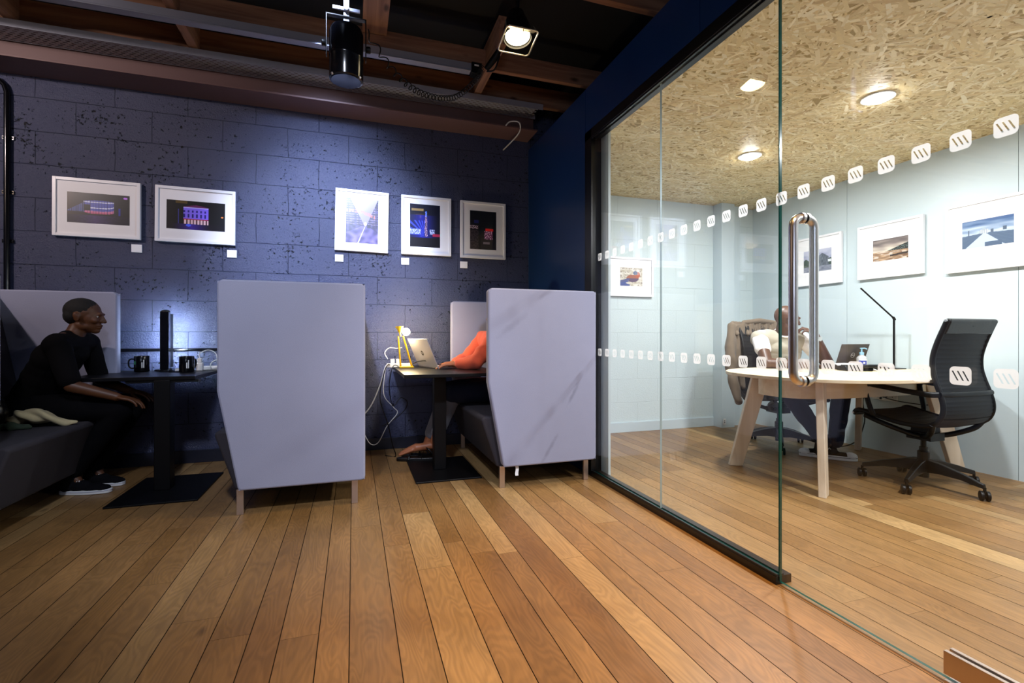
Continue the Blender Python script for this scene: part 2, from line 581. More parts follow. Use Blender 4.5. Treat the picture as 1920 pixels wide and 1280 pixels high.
M['blackgloss'] = plain('black gloss enamel', '0a0b10', .18, var=.05)
M['blacktop'] = plain('black table top', '07070a', .4, spec=.3, var=.1, vscale=30)
M['boothout'] = fabric('grey blue wool felt', '989bb3', var=.05)
def stained(base, name, marks):
    m = base.copy(); m.name = name; nt = m.node_tree; b = nt.nodes['Principled BSDF']
    col = b.inputs['Base Color'].links[0].from_socket
    tc = N(nt, 'ShaderNodeTexCoord'); prev = col
    nzz = N(nt, 'ShaderNodeTexNoise'); nzz.inputs['Scale'].default_value = 30; L(nt, tc.outputs['Object'], nzz.inputs['Vector'])
    for cx, cz, ang, lx, lz, k in marks:
        sb = N(nt, 'ShaderNodeVectorMath', operation='SUBTRACT'); sb.inputs[1].default_value = (cx, 3.0, cz)
        L(nt, tc.outputs['Object'], sb.inputs[0])
        mp = N(nt, 'ShaderNodeMapping', vector_type='POINT'); mp.inputs['Rotation'].default_value = (0, R(ang), 0)
        L(nt, sb.outputs[0], mp.inputs['Vector'])
        dv = N(nt, 'ShaderNodeVectorMath', operation='MULTIPLY'); dv.inputs[1].default_value = (1 / lx, 8, 1 / lz)
        L(nt, mp.outputs[0], dv.inputs[0])
        ln = N(nt, 'ShaderNodeVectorMath', operation='LENGTH'); L(nt, dv.outputs[0], ln.inputs[0])
        ad = N(nt, 'ShaderNodeMath', operation='MULTIPLY_ADD'); L(nt, nzz.outputs['Fac'], ad.inputs[0]); ad.inputs[1].default_value = .8; L(nt, ln.outputs['Value'], ad.inputs[2])
        mr = N(nt, 'ShaderNodeMapRange', interpolation_type='SMOOTHSTEP'); L(nt, ad.outputs[0], mr.inputs['Value'])
        mr.inputs['From Min'].default_value = .5; mr.inputs['From Max'].default_value = 1.5
        mr.inputs['To Min'].default_value = 1 - k; mr.inputs['To Max'].default_value = 1
        sc = N(nt, 'ShaderNodeVectorMath', operation='SCALE'); L(nt, prev, sc.inputs[0]); L(nt, mr.outputs[0], sc.inputs['Scale'])
        prev = sc.outputs[0]
    L(nt, prev, b.inputs['Base Color'])
    return m
M['boothin'] = fabric('charcoal upholstery', '2f2c33', var=.1)
M['steel'] = plain('brushed steel', 'c5b5ab', .28, metal=.9, var=.05, vscale=40, stretch=(1, 1, .05))
M['chrome'] = plain('satin stainless steel', 'e0dcda', .30, metal=1.0, var=.03, vscale=60)
M['white'] = plain('white frame lacquer', 'ececf0', .35, var=.01)
M['mount'] = plain('white mount card', 'f1f0f2', .6, coat=.5, var=.01)
M['card'] = plain('white label card', 'eeeef2', .6, var=.02)
M['print'] = attrmat('photographic print', .35, coat=1.0)
M['glass'] = glassmat('clear sheet glass')
M['glassedge'] = plain('green glass edge', '0f4a42', .15, var=.2)
M['sticker'] = None
M['seal'] = plain('clear joint seal', '9fb0b0', .3, var=.02)
M['ply'] = timber('birch plywood', 'd9c3a0', 'e9d8ba', 0, .4, False, .6)
M['plyleg'] = timber('birch plywood leg', 'd2bda4', 'e4d2bc', 2, .4, False, .6)
M['osb'] = attrmat('oriented strand board', .5, spec=.35)
M['meshblack'] = plain('black ribbed sling', '060609', .5, var=.2, vscale=60, spec=.25)
M['blackplastic'] = plain('black plastic', '050608', .42, spec=.3, var=.1)
M['bed'] = plain('silver aluminium case', 'c9c7c9', .35, metal=.4, var=.03)
M['darkcase'] = plain('dark grey laptop lid', '4a413e', .35, metal=.5, var=.06)
M['keys'] = plain('keyboard keys', 'e8e6e8', .6, var=.05)
M['darkkeys'] = plain('dark keys', '15151a', .6, var=.05)
M['screen'] = plain('dark screen glass', '0a0c12', .1, var=.05)
M['whiteplastic'] = plain('white plastic', 'e6e4e0', .4, var=.02)
M['whitecable'] = plain('white cable', 'cfcfcf', .5, var=.02)
M['yellow'] = plain('yellow painted wood', 'd9a800', .4, var=.05)
M['skin'] = plain('brown skin', '57351f', .45, var=.12, vscale=14, spec=.4, bump=.1, bscale=300)
M['skin2'] = plain('deep brown skin', '523626', .42, var=.12, vscale=14, spec=.45, bump=.1, bscale=300)
M['skin3'] = plain('warm brown skin', 'a0613f', .45, var=.1, vscale=14)
M['blackcloth'] = fabric('black jersey', '0b0a0c', bump=.3)
M['blacktrouser'] = fabric('black trousers', '08080b', bump=.3)
M['hairblack'] = plain('short black hair', '0a0807', .8, var=.3, vscale=60, bump=.8, bscale=400)
M['haircurl'] = plain('dark brown hair', '241610', .8, var=.3, vscale=60, bump=.8, bscale=300)
M['orange'] = fabric('orange cotton shirt', 'd8583a', var=.1)
M['greytrouser'] = fabric('grey cropped trousers', '6f7079', var=.08)
M['denimblue'] = fabric('blue denim', '10182f', var=.15)
M['teebody'] = fabric('pale khaki tee', 'a8a190', var=.06)
M['teewhite'] = fabric('white tee sleeve', 'e8e5e6', var=.03)
M['jacket'] = fabric('olive brown jacket', '6e6050', var=.12)
M['jacketin'] = fabric('brown quilted lining', '3a2a22', var=.1)
M['shoeblack'] = fabric('black canvas', '0e0e12', var=.1)
M['rubber'] = plain('white rubber sole', 'dedede', .5, var=.04)
M['cream'] = fabric('cream cotton cloth', 'b7ab85', var=.1)
M['olivecloth'] = fabric('dark green cloth', '2c3a2c', var=.1)
M['leather'] = plain('black leather', '0b0a0a', .3, var=.2, vscale=30, bump=.4, bscale=60)
M['pumpblue'] = plain('pale blue pump', '8fb9cf', .35, var=.02)
M['labelblue'] = plain('blue label', '2a3a9a', .4, var=.05)
M['gel'] = milky('milky clear bottle')
M['paper'] = plain('white paper', 'eeeef0', .7, var=.01)
M['green'] = plain('green print', '2f8f5a', .5, var=.02)
M['whiteprint'] = plain('white print', 'd8d8d8', .5, var=.02)
M['lampwhite'] = emit('white lamp', (1, .97, .93), 170)
M['lampwarm'] = emit('warm lamp', (1, .82, .5), 30)
M['ledcool'] = emit('cool led strip', (.62, .78, 1), 450)
M['bulb'] = emit('warm bulb', (1, .78, .45), 500)
M['reflector'] = plain('silver reflector', 'd8cdb8', .25, metal=.8, var=.02)

def sticker_mat():
    m, nt, b = newmat('frosted white vinyl')
    b.inputs['Base Color'].default_value = (.85, .85, .88, 1)
    b.inputs['Roughness'].default_value = .6
    tl = N(nt, 'ShaderNodeBsdfTranslucent'); tl.inputs[0].default_value = (.95, .95, .97, 1)
    tr = N(nt, 'ShaderNodeBsdfTransparent')
    m1 = N(nt, 'ShaderNodeMixShader'); m1.inputs[0].default_value = .6
    m2 = N(nt, 'ShaderNodeMixShader'); m2.inputs[0].default_value = .22
    L(nt, b.outputs[0], m1.inputs[1]); L(nt, tl.outputs[0], m1.inputs[2])
    L(nt, m1.outputs[0], m2.inputs[1]); L(nt, tr.outputs[0], m2.inputs[2])
    L(nt, m2.outputs[0], nt.nodes['Material Output'].inputs['Surface'])
    return m
M['sticker'] = sticker_mat()

def struct(name, mb, mats, **kw):
    o = mb.build(name, mats, **kw); o['kind'] = 'structure'; return o

# ------------------------------------------------------------------ floor
def build_floor():
    A, B, C = .0975, .1212, .1508
    xs0 = -0.4262   # gap that meets the bottom edge of the photo at x=653.9 px
    # world X of that joint, from floor plane and camera
    s, c = math.sin(TH), math.cos(TH)
    r = (653.9 - 960) / F_PX; t = 1.0 / ((1280 - 630) / F_PX)
    xs0 = (r * c + s) * t
    right = [C, B, C, A, B, A, C, B, A, B, C, A]
    left = [A, B, A, B, C, A, B, A, C, B, A, B, C, A, C, B]
    edges = [xs0]
    i = 0
    while edges[-1] < 5.0: edges.append(edges[-1] + right[i % len(right)]); i += 1
    lo = [xs0]; i = 0
    while lo[-1] > -4.6: lo.append(lo[-1] - left[i % len(left)]); i += 1
    ed = sorted(set(lo + edges))
    rng = random.Random(11)
    vs, fs, rnd = [], [], []
    g = .0016
    for a, b in zip(ed[:-1], ed[1:]):
        y = -4.0 - rng.random() * 1.5
        while y < YW:
            ln = rng.choice([.5, .9, 1.3, 1.7, 2.1]) + rng.random() * .35
            y0, y1 = max(y, -4.0), min(y + ln, YW)
            if y1 - y0 > .02:
                k = len(vs)
                vs += [(a + g, y0 + .0005, 0), (b - g, y0 + .0005, 0), (b - g, y1 - .0005, 0), (a + g, y1 - .0005, 0)]
                fs.append((k, k + 1, k + 2, k + 3))
                q = rng.random()
                col = (q if rng.random() > .06 else 1.0, rng.random(), rng.random(), 1)
                rnd += [col] * 4
            y += ln
    k = len(vs)
    vs += [(-4.7, -4.0, -.003), (5.0, -4.0, -.003), (5.0, YW, -.003), (-4.7, YW, -.003), (-4.7, -4.0, -.05), (5.0, -4.0, -.05), (5.0, YW, -.05), (-4.7, YW, -.05)]
    fs += [(k, k + 1, k + 2, k + 3), (k + 4, k + 7, k + 6, k + 5), (k, k + 4, k + 5, k + 1), (k + 1, k + 5, k + 6, k + 2), (k + 2, k + 6, k + 7, k + 3), (k + 3, k + 7, k + 4, k)]
    rnd += [(0, 0, 0, 1)] * 8
    me = bpy.data.meshes.new('floor'); me.from_pydata(vs, [], fs)
    at = me.color_attributes.new('rnd', 'FLOAT_COLOR', 'POINT')
    for i, cc in enumerate(rnd): at.data[i].color = cc
    for p in me.polygons[-6:]: p.material_index = 1
    o = linkmesh('floor', me, [M['oak'], M['gap']]); o['kind'] = 'structure'
build_floor()

# ------------------------------------------------------------------ walls
struct('wall_back_dark', MB().box((-4.7, YW, 0), (XP, YW + .2, 3.4)).box((XP, YW, ZC + .06), (5.0, YW + .2, 3.4)), M['darkblock'])
struct('wall_back_pale', MB().box((XP, YW, 0), (XR + .2, YW + .2, ZC + .02)), M['paleblock'])
# right wall : sheets with narrow open joints
mb = MB()
js = [YW + .0, 3.302, 2.08, .86, -.36, -1.58, -3.0]
for a, b in zip(js[:-1], js[1:]): mb.box((XR, b + .0015, 0), (XR + .03, a - .0015, ZC + .02))
mb.box((XR + .03, -3, 0), (XR + .2, YW, ZC + .02))
struct('wall_right', mb, M['pale'])
struct('wall_front_pale', MB().box((XP, -3.2, 0), (XR + .2, -3.0, ZC + .35)), M['pale'])
struct('wall_left', MB().box((-4.9, -4.2, 0), (-4.7, YW + .2, 3.4)), M['navy'])
struct('wall_rear', MB().box((-4.9, -4.2, 0), (XP, -4.0, 3.4)), M['navy'])
# pillar and pipe boxing in the corner of the meeting room
struct('trim_1', MB().box((3.812, 4.285, 0), (3.985, YW, ZC)).box((4.02, 4.36, 0), (4.13, YW, ZC)), M['pale'], bevel=.002)
struct('baseboard_back', MB().box((XP + .05, YW - .016, 0), (3.81, YW, .098)).box((XP + .05, YW - .012, .098), (3.81, YW, .104)), M['pale'], bevel=.002)
# navy partition : nib next to the wall, bulkhead above the glass, black glazing frame
mb = MB()
mb.box((XP, 3.2015, 0), (XP + .09, YW, 2.81))
mb.box((XP, 1.969, 2.487), (XP + .09, 3.1985, 2.81))
mb.box((XP, .70, 2.487), (XP + .09, 1.966, 2.81))
mb.box((XP, -.60, 2.487), (XP + .09, .697, 2.81))
mb.box((XP, -4.0, 0), (XP + .09, -.603, 2.81))
struct('wall_partition', mb, M['navy'], bevel=.0012)
mb = MB()
mb.box((XP - .006, 1.512, 0), (XP + .075, 3.198, .034)).box((XP - .004, 1.512, .034), (XP + .008, 3.13, .042)).box((XP + .024, 1.512, .034), (XP + .036, 3.13, .042))
mb.box((XP - .006, 3.10, .03), (XP + .075, 3.198, 2.484))
mb.box((XP - .006, -.6, 2.42), (XP + .075, 3.198, 2.484)).box((XP - .004, -.6, 2.408), (XP + .008, 3.10, 2.42)).box((XP + .024, -.6, 2.408), (XP + .036, 3.10, 2.42))
struct('trim_2', mb, M['blackframe'], bevel=.001)
# pale inner reveal beside the frame, seen through the glass edge
struct('trim_3', MB().box((XP + .0765, 3.0, 0), (XP + .094, 3.20, ZC)), M['pale'])

# meeting room ceiling : strand board, every strand a chip of veneer
def build_osb():
    rng = random.Random(5)
    vs, fs, cs = [], [], []
    x0, x1, y0, y1 = XP + .08, XR, -3.0, YW
    vs += [(x0, y0, ZC), (x1, y0, ZC), (x1, y1, ZC), (x0, y1, ZC)]
    fs.append((0, 3, 2, 1)); cs += [srgb('a98f56')] * 4
    vs += [(x0, y0, ZC + .018), (x1, y0, ZC + .018), (x1, y1, ZC + .018), (x0, y1, ZC + .018)]
    fs.append((4, 5, 6, 7)); cs += [srgb('a98f56')] * 4
    pal = ['e4cf9e', 'dcc594', 'ecdab0', 'd6bd8a', 'f3e6c4', 'd2b684', 'dfc894', 'e4d2a4', 'caae7e', 'f0e0b8']
    w = [16, 14, 14, 9, 6, 5, 14, 12, 3, 7]
    n = 26000
    for i in range(n):
        cx = x0 + rng.random() * (x1 - x0); cy = -1.2 + rng.random() * (YW + 1.2)
        ln = rng.uniform(.05, .16); wd = rng.uniform(.008, .026)
        a = rng.gauss(0, .75) + (PI / 2 if rng.random() < .12 else 0)
        z = ZC - .0002 - .0012 * (i / n)
        ca, sa = math.cos(a), math.sin(a)
        t0, t1 = rng.uniform(-.3, .3), rng.uniform(-.3, .3)
        P = [(-ln / 2, -wd / 2 * rng.uniform(.3, 1)), (-ln * .2, -wd / 2), (ln / 2 + t0 * wd, -wd / 2 * rng.uniform(.3, 1)), (ln / 2, wd / 2), (ln * .1, wd / 2 * rng.uniform(.8, 1.1)), (-ln / 2 + t1 * wd, wd / 2 * rng.uniform(.4, 1))]
        k = len(vs)
        tx, ty = rng.uniform(-.0005, .0005), rng.uniform(-.0003, .0003)
        for px, py in P:
            x = cx + px * ca - py * sa; y = cy + px * sa + py * ca
            vs.append((min(max(x, x0), x1), min(max(y, y0), y1), z))
        fs.append(tuple(k + q for q in (5, 4, 3, 2, 1, 0)))
        c = srgb(rng.choices(pal, w)[0]); f = rng.uniform(.9, 1.08)
        cs += [(c[0] * f, c[1] * f, c[2] * f, 1)] * 6
    me = bpy.data.meshes.new('ceiling'); me.from_pydata(vs, [], fs)
    at = me.color_attributes.new('col', 'FLOAT_COLOR', 'POINT')
    for i, c in enumerate(cs): at.data[i].color = c
    o = linkmesh('ceiling', me, M['osb']); o['kind'] = 'structure'
build_osb()
struct('ceiling_hall', MB().box((-4.9, -4.2, 3.4), (5.0, YW + .2, 3.5)), M['blackceil'])
struct('trim_4', MB().box((XP + .09, -3.2, ZC + .03), (XR + .2, YW + .2, ZC + .05)), M['blackceil'])

# ------------------------------------------------------------------ hall ceiling: steel, tray, timbers
mb = MB()
mb.box((-4.7, 4.145, 2.885), (XP - .01, YW - .001, 2.899))            # bottom flange
mb.box((-4.7, 4.255, 2.899), (XP - .01, 4.268, 3.1))                  # web
mb.box((-4.7, 4.145, 3.1), (XP - .01, YW - .001, 3.112))
tag(struct('trim_5', mb, M['steelbrown'], bevel=.0015), None)
# perforated cable tray lying under the joists
def tray():
    vs, fs = [], []
    X0, X1, Y0, Y1, Z = -2.75, XP - .02, 4.035, 4.235, 3.035
    px, nslot = .05, 8
    mbt = MB()
    # sheet made of strips with slots cut between
    nx = int((X1 - X0) / px)
    dy = (Y1 - Y0) / nslot
    for i in range(nx):
        xa = X0 + i * px
        for j in range(nslot):
            ya = Y0 + j * dy
            off = 0 if j % 2 else .5
            # one cell: slot of .026 x .009 in the middle
            x_s = xa + px * (.22 + (0 if j % 2 else 0)); x_e = x_s + .026
            y_s = ya + dy * .32; y_e = ya + dy * .68
            sh = px * off
            q = lambda a, b: (a + sh, b, Z)
            P = [q(xa, ya), q(x_s, ya), q(x_e, ya), q(xa + px, ya),
                 q(xa, y_s), q(x_s, y_s), q(x_e, y_s), q(xa + px, y_s),
                 q(xa, y_e), q(x_s, y_e), q(x_e, y_e), q(xa + px, y_e),
                 q(xa, ya + dy), q(x_s, ya + dy), q(x_e, ya + dy), q(xa + px, ya + dy)]
            F = [(a + b * 4, a + b * 4 + 1, a + b * 4 + 5, a + b * 4 + 4) for b in range(3) for a in range(3) if not (a == 1 and b == 1)]
            mbt.add(P, F)
    mbt.box((X0, Y0 - .003, Z - .006), (X1 + .02, Y0, Z + .045))
    mbt.box((X0, Y1, Z - .001), (X1 + .02, Y1 + .003, Z + .045))
    return mbt
t = tray().build('cable_tray', M['galv'])
tag(t, 'long perforated galvanised cable tray running under the joists above the dark block wall', 'cable tray')

def beam(a, b, matl, label, cat='beam', group=None):
    o = MB().box(a, b).build('ceiling_joist', matl, bevel=.002)
    return tag(o, label, cat, group)
beam((-4.7, 4.10, 3.09), (XP + .6, 4.145, 3.262), M['pine'], 'pine timber nearest the wall, directly above the perforated cable tray')
for xa, xb in ((-4.7, -2.185), (-2.125, -1.135), (-1.075, .985), (1.045, 2.9)):
    lab = {-4.7: 'short pine noggin at the far left, cut off by the left edge', -2.125: 'pine noggin behind the aluminium rail between the two leftmost joists',
           -1.075: 'knotty pine noggin behind the rail and the black spotlight', 1.045: 'pine noggin to the right of the lit floodlight, running over the meeting room'}[xa]
    beam((xa, 3.66, 3.10), (xb, 3.705, 3.245), M['pine'], lab)
for x, y0, lab in ((-2.155, -3.9, 'leftmost joist running towards the camera, its end at the top left corner'),
                   (-1.105, -3.9, 'second joist from the left, crossing over the aluminium rail'),
                   (1.015, 3.3, 'pale joist end with a cut face beside the lit floodlight')):
    beam((x - .03, y0, 3.09), (x + .03, 4.098, 3.29), M['piney'], lab)
beam((.06, 3.0, 3.20), (.23, 3.655, 3.25), M['piney'], 'wide dark brown board to the right of the hanging black spotlight')
beam((1.25, 2.68, 3.10), (3.2, 2.73, 3.26), M['pine'], 'short pine timber at the top of the picture, right of the floodlight')
# aluminium lighting rail
mb = MB().box((-2.6, 3.60, 3.035), (.855, 3.655, 3.085)).box((-2.6, 3.592, 3.022), (.85, 3.60, 3.03)).box((-2.6, 3.60, 3.022), (.85, 3.655, 3.028))
rail = empty('lighting_rail', (-.9, 3.63, 3.03), 'long pale aluminium lighting rail under the joists with a black end box', 'rail')
mb.build('track', M['alu'], rail, bevel=.001)
MB().box((.855, 3.585, 3.005), (.935, 3.66, 3.09)).build('end_box', M['blackplastic'], rail, bevel=.003)
MB().box((.875, 3.583, 3.06), (.91, 3.585, 3.072)).build('badge', M['whiteprint'], rail)

# hanging black spotlight (par can)
sx, sy = -.033, 2.45
root = empty('spotlight', (sx, sy, 2.474), 'black cylindrical stage spotlight hanging point down from a strap', 'spotlight')
can = MB()
can.lathe([(.0, .0), (.072, .0), (.078, .004), (.078, .10), (.0795, .104), (.0795, .112), (.078, .116), (.078, .225), (.070, .246), (.05, .256), (.0, .258)], (sx, sy, 2.224), 40)
can.build('can', M['blackgloss'], root, smooth=40)
MB().lathe([(.0, 0), (.06, 0), (.068, -.0), (.068, .003), (0, .003)], (sx, sy, 2.2215), 32).build('lens', M['screen'], root, smooth=40)
y = MB()
y.box((sx - .092, sy - .012, 2.33), (sx - .087, sy + .012, 2.53)).box((sx + .087, sy - .012, 2.33), (sx + .092, sy + .012, 2.53)).box((sx - .092, sy - .012, 2.525), (sx + .092, sy + .012, 2.531))
y.build('yoke', M['blackmetal'], root, bevel=.001)
for sg in (-1, 1):
    MB().lathe([(0, 0), (.014, 0), (.016, .004), (.016, .016), (.012, .02), (0, .02)], (sx + sg * .092, sy, 2.39), 14, M=Matrix.Rotation(sg * PI / 2, 4, 'Y')).build('knob', M['blackplastic'], root, smooth=40)
    MB().sphere((sx + sg * .062, sy - .047, 2.228), .006, 10).build('clip', M['chrome'], root, smooth=180)
MB().box((sx - .013, sy - .003, 2.47), (sx + .013, sy + .003, 3.12)).build('strap', M['alu'], root, bevel=.001)
MB().box((sx - .062, sy - .012, 2.556), (sx + .062, sy - .004, 2.572)).lathe([(0, 0), (.012, 0), (.012, .01), (0, .01)], (sx, sy - .012, 2.564), 10, M=Matrix.Rotation(PI / 2, 4, 'X')).build('clamp', M['alu'], root, bevel=.001)

# lit floodlight with filter frame
fx, fy, fz = .838, 2.455, 2.60
root = empty('floodlight', (fx, fy, fz + .2), 'lit warm floodlight with a square filter frame below the joists', 'floodlight')
TM = Matrix.Rotation(R(-12), 4, 'X')
MB().lathe([(.03, .16), (.045, .15), (.075, .05), (.078, 0), (.074, 0), (.07, .05), (.03, .14)], (fx, fy, fz + .0), 32, M=TM, cap=False).build('housing', M['blackmetal'], root, smooth=50)
MB().lathe([(0, 0), (.066, 0), (.066, .004), (0, .004)], (fx, fy, fz + .012), 32, M=TM).build('lamp', M['lampwarm'], root, smooth=40)
fr = MB()
w = .088
P = [(-w, -w), (w, -w), (w, w), (-w, w)]
ring = []
for cx, cy, a0 in ((w - .02, w - .02, 0), (-w + .02, w - .02, 90), (-w + .02, -w + .02, 180), (w - .02, -w + .02, 270)):
    for k in range(5):
        a = R(a0 + k * 22.5); ring.append(TM @ Vector((cx + .02 * math.cos(a), cy + .02 * math.sin(a), -.018)) + Vector((fx, fy, fz)))
fr.tube(ring, .0045, 8, closed=True)
fr.tube([TM @ Vector((-w, -w + .02, -.018)) + Vector((fx, fy, fz)), TM @ Vector((-w + .01, -w + .04, .05)) + Vector((fx, fy, fz))], .003)
fr.tube([TM @ Vector((w, -w + .02, -.018)) + Vector((fx, fy, fz)), TM @ Vector((w - .01, -w + .04, .05)) + Vector((fx, fy, fz))], .003)
fr.box((fx - .002, fy - .092, fz - .05), (fx + .002, fy - .086, fz - .005))
fr.build('filter_frame', M['reflector'], root, smooth=60)
rf = MB()
rf.add([TM @ Vector(p) + Vector((fx, fy, fz)) for p in ((-.082, -.086, -.016), (.082, -.086, -.016), (.07, -.05, .0), (-.07, -.05, .0))], [(0, 1, 2, 3)])
rf.build('barn_flap', M['reflector'], root)
MB().tube([(fx, fy, fz + .14), (fx, fy, 3.4)], .008).build('drop_rod', M['blackmetal'], root, smooth=60)
# connectors by the joist and coiled cable
pts = spline([(.055, 2.47, 2.50), (.20, 2.62, 2.40), (.38, 2.85, 2.42), (.62, 3.12, 2.56), (.80, 3.3, 2.78), (.90, 3.45, 2.98)], 30)
cum = [0.0]
for a, b in zip(pts[:-1], pts[1:]): cum.append(cum[-1] + (b - a).length)
Ltot = cum[-1]
hel = []
nturn = 38; ns = nturn * 10
for i in range(ns + 1):
    u = i / ns
    # stretched near the spotlight, tight in the middle
    uu = u ** 1.0
    target = Ltot * (.0 + (uu + .13 * math.sin(2 * PI * uu) * 0) )
    k = 0
    while k < len(cum) - 2 and cum[k + 1] < target: k += 1
    f = (target - cum[k]) / max(1e-6, cum[k + 1] - cum[k])
    p = pts[k].lerp(pts[k + 1], f); t_ = (pts[k + 1] - pts[k]).normalized()
    n1 = t_.cross(Vector((0, 0, 1))).normalized(); n2 = t_.cross(n1)
    a = 2 * PI * nturn * (u ** 1.35)
    hel.append(p + n1 * .016 * math.cos(a) + n2 * .016 * math.sin(a))
o = MB().tube(hel, .003, 6).build('coiled_cable', M['blackplastic'], smooth=180)
tag(o, 'black coiled cable sagging from the black spotlight to the rail end', 'cable')
pl = MB().tube([(.93, 3.45, 2.97), (.985, 3.40, 3.04), (1.01, 3.36, 3.085)], [.02, .026, .018], 12).tube(spline([(.93, 3.42, 2.94), (.97, 3.36, 2.93), (1.0, 3.33, 3.02)], 6), .006, 8)
tag(pl.build('connector_plug', M['blackplastic'], smooth=50), 'black cable connector resting against the pale joist end', 'plug')
# conduit at the far left of the dark wall
mb = MB().tube([(-2.352, YW - .022, 0.02), (-2.352, YW - .022, 2.74)] + [(-2.352 - .1 * (1 - math.cos(a)), YW - .022, 2.74 + .1 * math.sin(a)) for a in (R(30), R(60), R(90))] + [(-2.9, YW - .022, 2.86)], .017, 12)
cd = mb.build('conduit', M['blackgloss'], smooth=50); tag(cd, 'black electrical conduit running up the dark block wall at the far left', 'pipe')
for z in (.6, 1.2, 1.68, 2.03, 2.42):
    MB().box((-2.385, YW - .012, z - .012), (-2.319, YW - .001, z + .012)).sphere((-2.378, YW - .014, z), .005, 8).sphere((-2.326, YW - .014, z), .005, 8).build('saddle_clip', M['blackgloss'], cd, smooth=30)
o = MB().tube([(-1.74, YW - .010, .893), (-.60, YW - .010, .893)], .012, 12).build('conduit', M['blackgloss'], smooth=50)  # added bar standing in for a mortar ledge, not a real pipe
tag(o, 'black horizontal bar standing in for a mortar ledge along the dark wall just above the left booth table', 'pipe')
# pale cable loop in the top corner
o = MB().tube(spline([(1.36, 4.416, 2.78), (1.44, 4.2, 2.86), (1.42, 4.11, 2.92), (1.34, 4.13, 2.93), (1.30, 4.142, 2.893)], 8), .006, 8).build('cable_loop', M['whitecable'], smooth=180)
tag(o, 'short pale cable looping off the end of the steel beam in the corner', 'cable')

# ------------------------------------------------------------------ glass partition
GX = XP + .010
def pane(name, y0, y1, z0, z1, free0, free1, x=GX, t=.012):
    v = [(x, y0, z0), (x + t, y0, z0), (x + t, y1, z0), (x, y1, z0), (x, y0, z1), (x + t, y0, z1), (x + t, y1, z1), (x, y1, z1)]
    mb = MB(); mb.v = v
    mb.f = [(0, 3, 7, 4), (1, 5, 6, 2), (0, 4, 5, 1), (3, 2, 6, 7), (4, 7, 6, 5), (0, 1, 2, 3)]
    mb.mi = [0, 0, 1 if free0 else 0, 1 if free1 else 0, 1, 1]
    o = mb.build(name, [M['glass'], M['glassedge']])
    return tag(o, None, None, None, 'structure')
g1 = pane('window_1', 2.307, 3.12, .036, 2.43, False, False)
g2 = pane('window_2', 1.514, 2.305, .036, 2.43, True, False)
MB().box((GX + .0005, 2.305, .04), (GX + .0115, 2.307, 2.42)).build('joint_seal', M['seal'], g2)
droot = empty('door_1', (GX, 1.0, .0), None, None); droot['kind'] = 'structure'
gd = pane('door_pane', .30, 1.509, .012, 2.40, False, True)
del gd['kind']; setparent(gd, droot)
# vinyl marks
def sticker(yc, zc, parent, s=.052):
    h = s / 2; rr = .012; x = GX - .0006
    outer = []
    for cx, cz, a0 in ((h - rr, h - rr, 0), (-h + rr, h - rr, 90), (-h + rr, -h + rr, 180), (h - rr, -h + rr, 270)):
        for k in range(6):
            a = R(a0 + k * 18); outer.append((cx + rr * math.cos(a), cz + rr * math.sin(a)))
    bm = bmesh.new()
    # camera sees +Y on the left: slots lean from upper left to lower right
    def loop(pts): 
        vs = [bm.verts.new((x, yc + p[0], zc + p[1])) for p in pts]
        return [bm.edges.new((vs[i], vs[(i + 1) % len(vs)])) for i in range(len(vs))]
    es = loop(outer)
    for d in (-.0125, 0, .0125):
        es += loop([(d + .0085, .0135), (d + .0045, .0135), (d - .0085, -.0135), (d - .0045, -.0135)])
    bmesh.ops.triangle_fill(bm, use_beauty=True, edges=es)
    for f in list(bm.faces):
        c = f.calc_center_median(); py, pz = c.y - yc, c.z - zc
        for d in (-.0125, 0, .0125):
            if abs(pz) < .0134 and abs(py - d - .0065 * (pz / .0135)) < .0022:
                bm.faces.remove(f); break
    me = bpy.data.meshes.new('safety_mark'); bm.to_mesh(me); bm.free()
    o = linkmesh('safety_mark', me, M['sticker'], parent)
    return o
for z in (1.551, .888):
    y = .7
    while y < 3.1:
        p = droot if y < 1.47 else (g2 if y < 2.29 else g1)
        sticker(y, z, p); y += .1
# pull handle through the door
HX = GX + .006; HYc = 1.405
def hside(sg):
    x1 = HX + sg * .006; x2 = HX + sg * .052; r = .034
    z0, z1 = .840, 1.437
    p = [(x1, HYc, z1 + .012)] + [(x2 - sg * r * (1 - math.sin(a)), HYc, z1 + .012 - r * (1 - math.cos(a)) * 1.0) for a in [R(t) for t in (0, 22, 45, 67, 90)]]
    q = [(x2 - sg * r * (1 - math.sin(a)), HYc, z0 - .012 + r * (1 - math.cos(a))) for a in [R(t) for t in (90, 67, 45, 22, 0)]] + [(x1, HYc, z0 - .012)]
    return p + q
hd = MB()
for sg in (-1, 1): hd.tube(hside(sg), .0165, 18)
for z in (1.449, .828): hd.lathe([(0, -.006), (.021, -.006), (.021, .006), (0, .006)], (HX - .012, HYc, z), 16, M=Matrix.Rotation(PI / 2, 4, 'Y')).lathe([(0, -.006), (.021, -.006), (.021, .006), (0, .006)], (HX + .012, HYc, z), 16, M=Matrix.Rotation(PI / 2, 4, 'Y'))
h = hd.build('pull_handle', M['chrome'], droot, smooth=50)
pf = MB().box((GX - .014, .30, .03), (GX - .0005, .934, .096)).box((GX + .0125, .30, .03), (GX + .026, .934, .096)).box((GX - .012, .30, .002), (GX + .024, .934, .0115))
pf.build('patch_fitting', M['steel'], droot, bevel=.0015)

